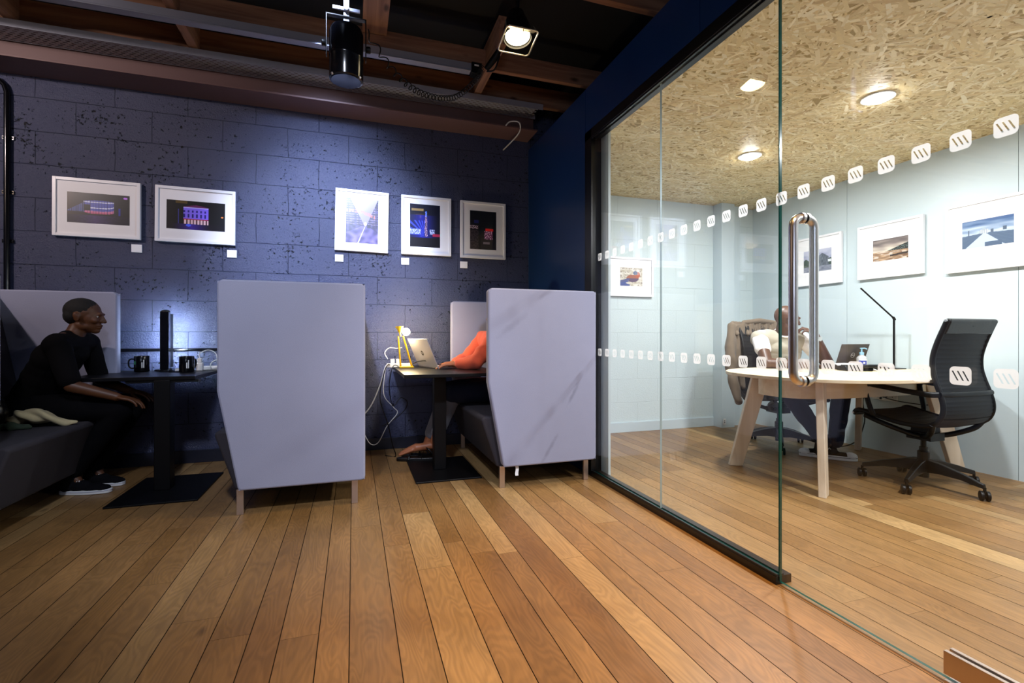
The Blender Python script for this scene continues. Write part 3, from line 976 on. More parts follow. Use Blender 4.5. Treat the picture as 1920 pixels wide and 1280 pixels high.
# ------------------------------------------------------------------ booths
def booth(face, x_front, y0, label, carelabel=False, outer=None):
    """high sided sofa; face=-1 looks to -X, +1 to +X. x_front: front edge of side panels"""
    s = -face          # direction from front to back
    X = lambda d: x_front + s * d
    W = 1.30; T = .062; D = .775; H = 1.312
    root = empty('booth_sofa', (X(.4), y0 + W / 2, 0), label, 'sofa', 'high backed booth sofas')
    def panel(ya, yb):
        P = [(0, .70), (0, H - .02), (.02, H), (D - .015, H), (D, H - .015), (D, .16), (D - .015, .144), (.115, .144), (.10, .155)]
        poly = [(X(a), b) for a, b in P]
        mb = MB().prism(poly, 1, ya, yb)
        o = mb.build('side_panel', outer if (outer and ya == y0) else M['boothout'], root, bevel=.014, bseg=3)
        return o
    pn = panel(y0, y0 + T); panel(y0 + W - T, y0 + W)
    # piping round the outer face of each panel
    for yy in (y0 + .006, y0 + W - .006):
        P = [(.004, .70), (.004, H - .012), (D - .004, H - .006), (D - .006, .15), (.108, .149)]
        MB().tube([(X(a), yy, b) for a, b in P], .0035, 8, closed=True).build('piping', M['boothout'], root, smooth=60)
    # back panel
    mb = MB().prism([(X(D - .055), .144), (X(D), .144), (X(D), H - .004), (X(D - .055), H - .004)], 1, y0 + T + .001, y0 + W - T - .001)
    mb.build('back_panel', M['boothout'], root, bevel=.012, bseg=3)
    # inclined back cushion
    mb = MB().prism([(X(D - .057), .46), (X(D - .057), H - .02), (X(D - .115), H - .02), (X(D - .27), .46)], 1, y0 + T + .002, y0 + W - T - .002)
    mb.build('back_cushion', M['boothin'], root, bevel=.02, bseg=3)
    # seat
    mb = MB().prism([(X(.075), .135), (X(D - .057), .135), (X(D - .057), .455), (X(-.012), .47), (X(-.03), .45)], 1, y0 + T + .002, y0 + W - T - .002)
    mb.build('seat', M['boothin'], root, bevel=.018, bseg=3)
    for dx, a, b in ((.105, .105, .105), (D - .06, D - .06, D - .06)):
        for yy in (y0 + .05, y0 + W - .05):
            MB().box((min(X(dx - .018), X(dx + .018)), yy - .012, 0), (max(X(dx - .018), X(dx + .018)), yy + .012, .1445)).build('leg', M['steel'], root, bevel=.002)
    if carelabel:
        vs = []
        for i in range(7):
            z = .146 - i * .011; w = .011; x = X(.20) + .004 * math.sin(i * .9)
            vs += [(x - w + i * .0005, y0 + .03 - .002 * i, z), (x + w + i * .0005, y0 + .03 - .002 * i, z)]
        mbb = MB().add(vs, [(2 * i, 2 * i + 1, 2 * i + 3, 2 * i + 2) for i in range(6)])
        mbb.build('care_label', M['paper'], root, smooth=180)
    return root
booth(-1, -.709, 3.0, 'pale grey high backed booth sofa in the middle, its flat side to the camera')
booth(-1, .825, 3.0, 'pale grey booth sofa against the glass partition with grey scuffs and a hanging care label', True,
      stained(M['boothout'], 'scuffed felt', [(1.425, .607, 60, .115, .016, .26), (1.248, .24, 58, .15, .018, .24), (.985, 1.07, 38, .15, .03, .15), (1.20, 1.27, 35, .05, .02, .13)]))
booth(1, -1.588, 2.87, 'booth sofa at the left edge with the person in black seated in it')
# ------------------------------------------------------------------ booth tables
def btable(x0, x1, y0, y1, cx, px0, px1, py0, py1, label):
    root = empty('booth_table', (cx, (py0 + py1) / 2, 0), label, 'table', 'black booth tables')
    MB().box((x0, y0, .716), (x1, y1, .74)).build('table_top', M['blacktop'], root, bevel=.003)
    yc = (py0 + py1) / 2
    MB().box((cx - .045, yc - .045, .012), (cx + .045, yc + .045, .716)).build('pedestal', M['blackmetal'], root, bevel=.004)
    MB().box((px0, py0, 0), (px1, py1, .012)).build('base_plate', M['blackmetal'], root, bevel=.003)
    MB().box((cx - .2, yc - .03, .70), (cx + .2, yc + .03, .716)).build('top_bracket', M['blackmetal'], root)
btable(.322, 1.03, 3.295, 4.36, .61, .400, .86, 3.295, 3.92, 'black table with the silver laptop and yellow lamp, between middle and right booths')
btable(-1.705, -.985, 3.65, 4.36, -1.17, -1.377, -.90, 3.38, 4.0, 'black table with two black mugs, between the left and middle booths')
# ------------------------------------------------------------------ framed pictures
def nz(x, y, s=0): return mnoise.noise(Vector((x, y, s)))
def mixc(a, b, t): t = max(0, min(1, t)); return tuple(a[i] * (1 - t) + b[i] * t for i in range(3))
def pic_drum(u, v):      # night, glazed drum building lit violet
    c = (.02, .015, .05)
    if u < .3: c = mixc(c, (.22, .13, .05), max(0, .8 - 2.6 * u) * (v > .1))
    if v < .27: c = mixc((.05, .03, .12), (.35, .22, .55), max(0, 1 - abs(u - .45) * 2.4) * .6 + .2 * nz(u * 20, v * 40))
    x = (u - .5) / .24
    if abs(x) < 1:
        top = .74 + .03 * (1 - x * x) ; sag = .06 * math.sqrt(1 - x * x)
        if .38 - sag < v < top:
            c = (.32, .36, .72)
            if abs(v - (.57 - sag)) < .02 or abs(v - (.72 - sag * .3)) < .018: c = (.86, .88, 1)
            if v < .47 - sag: c = (.75, .2, .3) if int(v * 60) % 2 else (.85, .55, .75)
            if abs((u * 22) % 1 - .5) > .42: c = mixc(c, (.1, .1, .3), .5)
    if u < .27 and .38 < v < .40 + u * 1.1: c = (.3, .36, .6) if (u * 30) % 1 > .3 else (.08, .08, .2)
    if abs(u - .31) < .055 and abs(v - .52) < .10: c = (.015, .015, .03)
    if abs(u - .83) < .015 and .3 < v < .55: c = (.1, .15, .6)
    if (u - .93) ** 2 + (v - .9) ** 2 < .0012: c = (.8, .5, 1)
    return c
def pic_hall(u, v):      # night, classical hall front lit violet
    c = (.02, .02, .04)
    if v > .9 and .15 < u < .35: c = (.35, .27, .1)
    if v < .2: c = mixc((.04, .02, .07), (.25, .15, .6), max(0, 1 - abs(u - .42) * 3)); 
    if .28 < u < .71:
        if .38 < v < .78:
            c = (.52, .42, .95)
            if .42 < v < .55 and (u * 14) % 1 < .4: c = (.12, .1, .45)
            if .6 < v < .68 and (u * 14) % 1 < .35: c = (.15, .1, .5)
            if v > .75: c = (.75, .7, 1)
        elif .2 < v <= .38:
            c = (.92, .78, .8) if (u * 18) % 1 > .35 else (.25, .1, .12)
            if v > .35: c = (.7, .12, .2)
        if .78 < v < .87 - abs(u - .5) * .35: c = (.4, .12, .35)
    if abs(u - .2) < .006 and .2 < v < .7: c = (.25, .25, .6)
    if (u - .37) ** 2 + (v - .15) ** 2 < .002: c = (.3, .4, 1)
    if (u - .95) ** 2 + (v - .5) ** 2 < .0005: c = (1, .6, .3)
    return c
def pic_street(u, v):    # dusk street in violet light, tapering to a far end
    hx, hy = .60, .40
    if v < hy:
        c = mixc((.50, .44, .68), (.24, .20, .38), .5 + 1.1 * nz(u * 5, v * 9))
        t = (hy - v) / hy
        if abs(u - (hx - .22 * t)) < .006 + .014 * t: c = (.86, .84, .95)
        if u < hx - .08 - 1.15 * t or u > hx + .06 + .9 * t: c = mixc((.16, .13, .25), (.3, .26, .42), .5 + nz(u * 12, v * 12))
    else:
        c = mixc((.50, .46, .66), (.90, .88, .97), (v - .55) * 1.2 - u * .3)
        k = abs(u - hx) - .03
        lim = hy + max(0, k) * (1.35 if u < hx else 1.7)
        if v < lim:
            c = mixc((.07, .05, .12), (.26, .22, .42), .5 + nz(u * 9, v * 16, 2))
            if (u * 23) % 1 < .35 and (v * 19) % 1 < .4: c = mixc(c, (.85, .72, .8), .6)
        e = v - (.72 - .25 * (u - .2) ** 2)
        if abs(e) < .035 and u < .9 and nz(u * 22, v * 10, 9) > -.05: c = mixc(c, (.85, .42, .30), .75)
        if (u - hx) ** 2 + (v - hy - .04) ** 2 < .0018: c = (.95, .88, .9)
    if v < hy + .03 and v > hy - .05 and .66 < u < .76: c = (.10, .08, .16)
    return c
def pic_tower(u, v):     # night tower with blue beams
    c = (.02, .02, .12)
    if v < .22: c = (.06, .03, .07)
    elif v < .75: c = mixc(c, (.1, .12, .7), .8 - abs(u - .4) * 1.5)
    a = math.atan2(v - .28, .5 - u)
    if v > .25 and u < .5 and math.sin(a * 26) > .3 and v < .62: c = mixc(c, (.35, .45, 1), .6)
    if abs(u - .53) < .045 * (1.2 - v) + .01 and .25 < v < .82: c = (.08, .06, .12) if nz(u * 50, v * 60) < .1 else (.85, .7, .9)
    if abs(u - .53) < .02 and .72 < v < .84: c = (.3, .5, 1)
    if .3 < v < .42 and (u < .35 or .65 < u < .82): c = mixc(c, (.8, .85, 1), .7 + nz(u * 30, v * 30))
    if .84 < v < .9 and .05 < u < .45: c = (.6, .5, .3)
    if v < .32 and u > .75 and v > .26: c = (.7, .15, .3)
    return c
def pic_neon(u, v):      # dark square with red sign
    c = (.03, .025, .04)
    if v < .3: c = (.12, .1, .12) if u > .1 else (.06, .05, .06)
    if v < .5 and u < .35: c = (.25, .2, .22) if nz(u * 20, v * 30) > -.1 else (.1, .08, .1)
    if .53 < v < .62 and u < .3 and nz(u * 50, v * 40) > 0: c = (.8, .7, .75)
    if .49 < v < .55 and .58 < u < .88: c = (1, .08, .12)
    if .27 < v < .49 and .55 < u < .86: c = (.45, .2, .4) if nz(u * 30, v * 30) < .15 else (.95, .75, .9)
    if abs(u - .37) < .05: c = (.03, .04, .03)
    if .14 < v < .2 and .5 < u < .75: c = (.5, .45, .5)
    if .68 < v < .76 and .15 < u < .33: c = (.12, .14, .4)
    return c
def pic_duck(u, v):      # small bird on pale rocks
    c = mixc((.72, .68, .6), (.9, .88, .84), .5 + nz(u * 8, v * 8))
    if nz(u * 14, v * 14, 3) > .35: c = (.55, .5, .45)
    if v < .3 and u < .35 + .2 * nz(v * 9, 0): c = (.25, .3, .55)
    x, y = (u - .55) / .28, (v - .42) / .2
    if x * x + y * y < 1: c = (.35, .25, .35) if y < 0 else (.62, .35, .22)
    if (u - .78) ** 2 / .012 + (v - .62) ** 2 / .03 < 1: c = (.7, .35, .18)
    if (u - .68) ** 2 / .01 + (v - .72) ** 2 / .012 < 1: c = (.22, .3, .42)
    if u < .4 and abs(v - .3 - (u - .2) * .3) < .06: c = (.3, .32, .5)
    return c
def pic_barn(u, v):      # dark timber building by trees
    c = mixc((.45, .48, .62), (.75, .76, .84), v + .4 * nz(u * 4, v * 6))
    if v < .55 + .12 * nz(u * 6, 1): c = (.2, .27, .22)
    if .35 < u < .9 and v < .82 - abs(u - .68) * .9 and v > .2: c = mixc((.25, .28, .33), (.42, .45, .5), .5 + nz(u * 60, v * 8))
    if v < .25: c = mixc((.4, .42, .5), (.55, .57, .63), .5 + nz(u * 8, v * 18))
    if .88 < u < .99 and .38 < v < .5: c = (.85, .87, .9)
    return c
def pic_beach(u, v):     # sepia beach with stormy sky
    if v > .42:
        c = mixc((.85, .8, .74), (.4, .36, .36), (v - .42) * 1.9 + .5 * nz(u * 3, v * 7))
        hill = .42 + max(0, u - .4) * .5
        if v < hill: c = (.16, .15, .14) if nz(u * 60, v * 30) < .25 else (.45, .55, .55)
    else:
        c = mixc((.72, .6, .48), (.45, .34, .26), .5 + nz(u * 5, v * 16) + (u - .6) * .4)
        if nz(u * 5, v * 22, 4) > .25: c = (.8, .75, .7)
        if u > .5 and abs(v - .15 - .1 * u) < .04: c = (.22, .17, .15)
    return c
def pic_bridge(u, v):    # blue toned footbridge leading to a domed skyline
    if v > .52:
        c = mixc((.75, .8, .86), (.2, .33, .52), (v - .5) * 2 + .5 * nz(u * 3, v * 9))
    else: c = (.7, .76, .84)
    if v < .55 and v < .5 - abs(u - .45) * .1:
        d = abs(u - .45)
        c = (.72, .78, .86) if v < .5 - d * 1.35 + .02 else (.38, .46, .56)
        if v >= .5 - d * 1.35 + .02 and ((v * 40 + d * 30) % 1) < .5: c = (.2, .27, .38)
        if v < .16 and abs(u - .62) < .16: c = (.3, .37, .47)
    if .36 < u < .52 and .48 < v < .62: c = (.82, .84, .86) if (u * 50) % 1 > .35 else (.45, .5, .56)
    if (u - .44) ** 2 + ((v - .64) * .8) ** 2 < .0016: c = (.62, .67, .72)
    if (.12 < u < .15 and v < .66 and v > .45) or (.57 < u < .62 and .48 < v < .6) or (.8 < u < .87 and .5 < v < .64): c = (.3, .36, .44)
    return c

def frame_y(name, x0, x1, z0, z1, pw, ph, fn, label, tilt=0, dx=0, dz=0, group='framed night photographs on the dark block wall'):
    """frame hung on the block wall (faces -Y)"""
    cx, cz = (x0 + x1) / 2, (z0 + z1) / 2; w, h = (x1 - x0) / 2, (z1 - z0) / 2
    yb, yf = YW - .008, YW - .034
    root = empty('picture_frame', (cx, YW - .008, cz), label, 'picture', group)
    Rm = Matrix.Translation((cx, 0, cz)) @ Matrix.Rotation(R(tilt), 4, 'Y') @ Matrix.Translation((-cx, 0, -cz))
    b = .022
    mb = MB()
    mb.box((cx - w, yf, cz - h), (cx - w + b, yb, cz + h), M=Rm).box((cx + w - b, yf, cz - h), (cx + w, yb, cz + h), M=Rm)
    mb.box((cx - w + b, yf, cz - h), (cx + w - b, yb, cz - h + b), M=Rm).box((cx - w + b, yf, cz + h - b), (cx + w - b, yb, cz + h), M=Rm)
    mb.build('frame', M['white'], root, bevel=.0015)
    MB().box((cx - w + b, yf + .010, cz - h + b), (cx + w - b, yf + .014, cz + h - b), M=Rm).build('mount', M['mount'], root)
    px, pz = cx - pw / 2 + dx, cz - ph / 2 + dz
    o = Rm @ Vector((px, yf + .0095, pz))
    grid_print('photo_print', o, Rm.to_3x3() @ Vector((pw, 0, 0)), Rm.to_3x3() @ Vector((0, 0, ph)), int(pw * 420), int(ph * 420), fn, M['print'], root)
    return root
def frame_x(name, y0, y1, z0, z1, pw, ph, fn, label, dx=0, dz=0):
    """frame on the right wall (faces -X); y0 is the left edge seen from the room (larger y)"""
    xb, xf = XR - .006, XR - .034
    cy, cz = (y0 + y1) / 2, (z0 + z1) / 2; w, h = abs(y0 - y1) / 2, (z1 - z0) / 2
    root = empty('picture_frame', (XR - .006, cy, cz), label, 'picture', 'framed photographs on the pale right wall')
    b = .02; mb = MB()
    mb.box((xf, cy - w, cz - h), (xb, cy - w + b, cz + h)).box((xf, cy + w - b, cz - h), (xb, cy + w, cz + h))
    mb.box((xf, cy - w + b, cz - h), (xb, cy + w - b, cz - h + b)).box((xf, cy - w + b, cz + h - b), (xb, cy + w - b, cz + h))
    mb.build('frame', M['white'], root, bevel=.0015)
    MB().box((xf + .010, cy - w + b, cz - h + b), (xf + .014, cy + w - b, cz + h - b)).build('mount', M['mount'], root)
    grid_print('photo_print', (xf + .0095, cy + pw / 2 + dx, cz - ph / 2 + dz), (0, -pw, 0), (0, 0, ph), int(pw * 420), int(ph * 420), fn, M['print'], root)
frame_y('a', -2.089, -1.549, 1.737, 2.168, .385, .225, pic_drum, 'white framed night photo of a round glass building, leftmost on the dark wall', .2, .008, .0)
frame_y('b', -1.454, -.906, 1.733, 2.165, .40, .225, pic_hall, 'white framed night photo of a violet lit classical building front', .5, .0, .0)
frame_y('c', -.150, .292, 1.735, 2.265, .268, .385, pic_street, 'white framed upright photo of a violet evening street, brightly lit by the spotlight', .9, .0, .0)
frame_y('d', .403, .852, 1.733, 2.262, .27, .385, pic_tower, 'white framed upright night photo with blue light beams and a dark tower', 0, -.012, .0)
frame_y('e', .939, 1.376, 1.729, 2.258, .255, .36, pic_neon, 'white framed upright night photo with a small red neon sign, nearest the navy partition', 0, -.0, .0)
frame_y('f', 2.480, 3.017, 1.413, 1.822, .265, .19, pic_duck, 'white framed photo of a colourful duck on the pale block wall', 0, .005, .0, group='framed photographs in the meeting room')
frame_x('g', 3.876, 3.335, 1.505, 1.985, .30, .215, pic_barn, 'white framed photo of a dark timber building, behind the door handle', -.02, 0)
frame_x('h', 3.180, 2.650, 1.505, 1.98, .285, .185, pic_beach, 'white framed sepia photo of a beach under a stormy sky', -.01, 0)
frame_x('i', 2.498, 2.005, 1.480, 1.990, .30, .20, pic_bridge, 'white framed blue photo of a footbridge and domed skyline, cut by the right edge', -.01, .015)
for (x, z, lab) in ((-1.58, 1.672, 'small white label card under the photo of the round glass building'), (-.935, 1.665, 'small white label card under the photo of the classical building'),
                    (-.118, 1.672, 'small white label card under the brightly lit street photo'), (.440, 1.672, 'small white label card under the blue light beams photo'), (.976, 1.665, 'small white label card under the red neon photo')):
    o = MB().box((x - .034, YW - .010, z - .03), (x + .034, YW + .001, z + .03)).build('label_card', M['card'], bevel=.001)
    tag(o, lab, 'label card', 'label cards under the photographs')

# ------------------------------------------------------------------ meeting table
TX, TY, TA, TB, TE = 3.51, 2.68, .842, .63, 2.6
def sup(a, b, n=96, e=TE):
    out = []
    for i in range(n):
        t = 2 * PI * i / n; c, s = math.cos(t), math.sin(t)
        out.append((TX + a * math.copysign(abs(c) ** (2 / e), c), TY + b * math.copysign(abs(s) ** (2 / e), s)))
    return out
mt = empty('meeting_table', (TX, TY, 0), 'oval birch plywood meeting table on splayed plank legs inside the glass room', 'table')
MB().prism(sup(TA, TB), 2, .706, .73).build('table_top', M['ply'], mt, bevel=.004, bseg=3)
ap = MB(); P = sup(TA - .15, TB - .36, 80, 3.2); Q = sup(TA - .168, TB - .378, 80, 3.2)
for i in range(80):
    j = (i + 1) % 80
    k = [(P[i][0], P[i][1]), (P[j][0], P[j][1]), (Q[j][0], Q[j][1]), (Q[i][0], Q[i][1])]
    ap.add([(x, y, .575) for x, y in k] + [(x, y, .7055) for x, y in k], [(0, 1, 5, 4), (2, 3, 7, 6), (0, 3, 2, 1), (4, 5, 6, 7)])
ap.build('apron', M['ply'], mt, smooth=40)
for (fx_, fy_, tx_, ty_, wb) in ((2.815, 3.02, 2.985, 2.94, .1), (2.79, 2.258, 2.94, 2.40, .1), (4.235, 3.10, 4.10, 2.98, .1), (4.285, 2.39, 4.10, 2.46, .1)):
    f = Vector((fx_, fy_, 0)); t = Vector((tx_, ty_, .705)); c = Vector((TX, TY, 0))
    rad = (Vector((fx_, fy_, 0)) - c).normalized()
    nrm = Vector((-rad.y, rad.x, 0)) * .022
    wid = rad * .048; widt = rad * .062
    vs = [f - wid - nrm, f + wid - nrm, f + wid + nrm, f - wid + nrm, t - widt - nrm, t + widt - nrm, t + widt + nrm, t - widt + nrm]
    MB().add(vs, [(0, 3, 2, 1), (4, 5, 6, 7), (0, 1, 5, 4), (1, 2, 6, 5), (2, 3, 7, 6), (3, 0, 4, 7)]).build('leg', M['plyleg'], mt, bevel=.004)

# ------------------------------------------------------------------ office chair (faces local +Y)
PROF = [(.30, .452), (.285, .470), (.24, .476), (.12, .452), (.0, .432), (-.10, .430), (-.170, .438), (-.225, .468), (-.252, .52), (-.254, .58), (-.236, .65), (-.212, .72),
        (-.195, .79), (-.195, .87), (-.215, .95), (-.245, 1.03), (-.272, 1.095)]
def make_chair(label):
    ch = empty('office_chair', (0, 0, 0), label, 'chair', 'black high backed swivel chairs at the meeting table')
    pr = spline([(0, p[0], p[1]) for p in PROF], 8)
    # split index: seat until lumbar
    def sling(name, i0, i1, w0, w1, mat_):
        seg = pr[i0:i1 + 1]; n = len(seg); vs, fs = [], []
        nw = 12
        acc = 0
        for i, p in enumerate(seg):
            a = seg[max(0, i - 1)]; b = seg[min(n - 1, i + 1)]
            t = (b - a).normalized(); nn = Vector((0, -t.z, t.y))
            w = w0 + (w1 - w0) * i / (n - 1)
            rib = .0035 * abs(math.sin(PI * (i / 3.0)))
            for side in (1, -1):
                for k in range(nw + 1):
                    u = k / nw * 2 - 1
                    sag = .018 * (1 - u * u) * (1 if side else 1)
                    q = p + nn * (side * (.006 + rib)) - nn * sag * 0 + Vector((u * w, 0, 0)) - nn * (-.012 * (1 - u * u))
                    vs.append(q)
        m = 2 * (nw + 1)
        for i in range(n - 1):
            for k in range(nw):
                a = i * m + k; fs.append((a, a + 1, a + m + 1, a + m))
                a = i * m + nw + 1 + k; fs.append((a, a + m, a + m + 1, a + 1))
            a = i * m; fs.append((a, a + m, a + m + nw + 1, a + nw + 1))
            a = i * m + nw; fs.append((a, a + nw + 1, a + m + nw + 1, a + m))
        for k in range(nw):
            fs.append((k, k + nw + 1, k + nw + 2, k + 1)); a = (n - 1) * m + k; fs.append((a, a + 1, a + nw + 2, a + nw + 1))
        me = bpy.data.meshes.new(name); me.from_pydata([tuple(v) for v in vs], [], fs)
        return linkmesh(name, me, mat_, ch, smooth=60)
    sling('seat', 4, 60, .222, .225, M['meshblack'])
    sling('backrest', 60, len(pr) - 4, .225, .205, M['meshblack'])
    for sg in (-1, 1):
        MB().tube([Vector((sg * (.232 - (.02 * i / len(pr))), p.y, p.z)) for i, p in enumerate(pr)], .0125, 10, flat=1.3).build('side_rail', M['blackplastic'], ch, smooth=60)
        for q in (pr[0], pr[-1]):
            MB().lathe([(0, -.003), (.008, -.003), (.008, .003), (0, .003)], (sg * (.246 if q is pr[0] else .226), q.y, q.z), 14, M=Matrix.Rotation(PI / 2, 4, 'Y')).build('bolt_cap', M['chrome'], ch, smooth=40)
    # headrest pad
    hp = MB().prism([(-.262, 1.015), (-.228, 1.005), (-.252, 1.095), (-.262, 1.108), (-.284, 1.108), (-.292, 1.09)], 0, -.212, .212)
    hp.build('headrest', M['leather'], ch, bevel=.01, bseg=3)
    # front roll and top bar, lumbar bar
    MB().tube([(-.235, .298, .452), (.235, .298, .452)], .017, 12).build('front_bar', M['blackplastic'], ch, smooth=50)
    MB().tube(spline([(-.232, -.245, .64), (-.12, -.258, .64), (.12, -.258, .64), (.232, -.245, .64)], 6), .012, 10, flat=1.5).build('lumbar_bar', M['blackplastic'], ch, smooth=60)
    # armrests: loop forward from the back rail, down to the seat rail
    for sg in (-1, 1):
        x = sg * .262
        P = spline([(sg * .236, -.243, .64), (x, -.19, .638), (x, -.03, .650), (x, .12, .665), (x, .178, .668), (x, .198, .645), (x, .188, .58), (sg * .252, .165, .49), (sg * .24, .155, .455)], 6)
        MB().tube(P, .0125, 10, flat=1.4).build('armrest', M['blackplastic'], ch, smooth=60)
    # support under the seat
    sp = MB()
    for sg in (-1, 1):
        sp.tube(spline([(sg * .225, .23, .445), (sg * .19, .12, .40), (sg * .09, .02, .345), (sg * .05, -.02, .335)], 6), .017, 10)
        sp.tube(spline([(sg * .05, -.02, .335), (sg * .10, -.09, .35), (sg * .19, -.17, .40), (sg * .225, -.2, .45)], 6), .017, 10)
    sp.cbox((0, -.01, .335), (.13, .15, .05)); sp.cbox((0, -.01, .37), (.09, .12, .05))
    sp.tube([(.05, .02, .35), (.20, .05, .36)], .006, 8)
    sp.build('seat_support', M['blackplastic'], ch, smooth=50)
    MB().lathe([(0, .055), (.030, .055), (.030, .10), (.034, .10), (.034, .225), (.028, .23), (.024, .235), (.024, .255), (.016, .26), (.016, .32), (0, .32)], (0, 0, 0), 20).build('gas_column', M['blackplastic'], ch, smooth=40)
    for k in range(5):
        a = R(CH_A0 + 72 * k); d = Vector((math.cos(a), math.sin(a), 0)); n = Vector((-d.y, d.x, 0))
        mb = MB(); secs = []
        for t, w, zt, zb in ((.02, .030, .175, .09), (.10, .027, .165, .10), (.22, .022, .135, .095), (.30, .017, .108, .078), (.335, .015, .098, .072)):
            c = d * t; secs += [c - n * w + Vector((0, 0, zb)), c + n * w + Vector((0, 0, zb)), c + n * w * .7 + Vector((0, 0, zt)), c - n * w * .7 + Vector((0, 0, zt))]
        fs = [(0, 3, 2, 1), (16, 17, 18, 19)]
        for i in range(4):
            for q in range(4):
                fs.append((i * 4 + q, i * 4 + (q + 1) % 4, i * 4 + 4 + (q + 1) % 4, i * 4 + 4 + q))
        mb.add(secs, fs); leg = mb.build('base_leg', M['blackplastic'], ch, bevel=.004)
        cc = d * .335
        wy = (n * math.cos(k * 1.3) + d * math.sin(k * 1.3)).normalized()   # axle direction
        Mq = Matrix.Rotation(math.atan2(wy.y, wy.x), 4, 'Z') @ Matrix.Rotation(PI / 2, 4, 'Y')
        cs = MB()
        for sg in (-1, 1):
            cs.lathe([(0, -.009), (.022, -.010), (.029, -.007), (.030, 0), (.029, .007), (.022, .010), (0, .009)], cc + wy * sg * .015 + Vector((0, 0, .030)), 20, M=Mq)
        cs.lathe([(0, .035), (.008, .035), (.008, .08), (0, .08)], cc, 10).cbox(cc + Vector((0, 0, .045)), (.02, .02, .02))
        cs.build('caster', M['blackplastic'], leg, smooth=40)
    return ch
CH_A0 = 55
ch2 = make_chair('empty black swivel chair on the right, its back to the camera')
ch1 = copy_tree(ch2)
ch1['label'] = 'black swivel chair behind the table, a jacket over its back'
ch2.location = (3.648, 2.225, 0); ch2.rotation_euler = (0, 0, R(-2))
ch1.location = (3.66, 3.40, 0); ch1.rotation_euler = (0, 0, R(172))
bpy.context.view_layer.update()

# ------------------------------------------------------------------ things on the meeting table
# laptop: hinge along X, lid leaning towards the camera
def laptop(hx0, hx1, hy, z, lid_h, lean, depth, lidm, basem, keym, label, mark, rot=0, flip=1, pivot=None):
    """hinge from x=-w..w at origin, base towards +Y, lid up leaning to -Y; placed with matrix T"""
    w = (hx1 - hx0) / 2
    T = Matrix.Translation(((hx0 + hx1) / 2, hy, z)) @ Matrix.Rotation(rot, 4, 'Z')
    root = empty('laptop', T.translation, label, 'laptop')
    MB().box((-w, 0, 0), (w, depth, .013), M=T).build('base', basem, root, bevel=.003)
    kb = MB()
    for r_ in range(5):
        for c_ in range(14):
            x = -w + .02 + c_ * (2 * w - .04) / 14
            kb.box((x, .03 + r_ * .018, .013), (x + (2 * w - .04) / 14 - .003, .03 + r_ * .018 + .015, .0145), M=T)
    kb.build('keyboard', keym, root)
    MB().box((-.045, depth - .085, .0132), (.045, depth - .02, .0138), M=T).build('trackpad', basem, root)
    TL = T @ Matrix.Translation((0, 0, .010)) @ Matrix.Rotation(lean, 4, 'X')
    lid = MB().box((-w, -.006, 0), (w, 0, lid_h), M=TL).build('lid', lidm, root, bevel=.002)
    MB().box((-w + .008, .0003, .012), (w - .008, .001, lid_h - .01), M=TL).build('screen', M['screen'], lid)
    return root, lid, TL
dl, lid, TL = laptop(3.735, 4.045, 2.93, .731, .205, R(18), .21, M['darkcase'], M['darkcase'], M['darkkeys'], 'dark grey laptop with its lid back to the camera on the plywood table', 'ring')
ring = [TL @ Vector((.02 * math.cos(a), -.0065, .11 + .02 * math.sin(a))) for a in [2 * PI * k / 28 for k in range(28)]]
MB().tube(ring, .0014, 6, closed=True).build('ring_logo', M['chrome'], lid, smooth=180)
def glyphs(txt, size, T, matl, parent, name):
    cu = bpy.data.curves.new(name, 'FONT'); cu.body = txt; cu.size = size; cu.extrude = .0003; cu.align_x = 'CENTER'; cu.align_y = 'CENTER'
    to = bpy.data.objects.new(name, cu); COL.objects.link(to)
    dg = bpy.context.evaluated_depsgraph_get(); me = bpy.data.meshes.new_from_object(to.evaluated_get(dg))
    bpy.data.objects.remove(to)
    me.transform(T); me.materials.clear()
    return linkmesh(name, me, matl, parent)
FB = Matrix.Rotation(PI / 2, 4, 'X')       # text upright, readable from -Y
glyphs('DELL', .0145, TL @ Matrix.Translation((0, -.0068, .11)) @ FB, M['chrome'], lid, 'lettering')
# conference phone with papers
ph = empty('conference_phone', (3.74, 2.76, .731), 'low black desk phone under a sheet of paper in front of the dark laptop', 'phone')
MB().prism([(-.07, .0), (.07, .0), (.07, .018), (.02, .046), (-.05, .046), (-.07, .02)], 0, -.09, .11, M=Matrix.Translation((3.72, 2.76, .731)) @ Matrix.Rotation(R(-25), 4, 'Z')).build('body', M['blackplastic'], ph, bevel=.008)
MB().tube(spline([(3.68, 2.70, .745), (3.70, 2.68, .765), (3.78, 2.64, .77), (3.86, 2.62, .765), (3.88, 2.62, .745)], 5), .014, 10).build('handset', M['blackplastic'], ph, smooth=60)
sh = MB(); vs = []
for i in range(9):
    for j in range(7):
        u, v = i / 8, j / 6
        vs.append(Matrix.Translation((3.62, 2.81, .775)) @ Matrix.Rotation(R(-28), 4, 'Z') @ Vector((u * .30, v * .12, -.030 * (u - .25) ** 2 * 3 + .012 * math.sin(v * 3))))
sh.add(vs, [(i * 7 + j, i * 7 + j + 1, (i + 1) * 7 + j + 1, (i + 1) * 7 + j) for i in range(8) for j in range(6)])
o = sh.build('paper_sheet', M['paper'], smooth=180); sm = o.modifiers.new('s', 'SOLIDIFY'); sm.thickness = .0008
tag(o, 'white sheet of paper lying over the black desk phone', 'paper')
ms = Blob().ell((3.99, 2.78, .745), (.05, .032, .018)).build('computer_mouse', M['blackplastic'], voxel=.004)
tag(ms, 'dark computer mouse beside the sanitiser bottle', 'mouse')
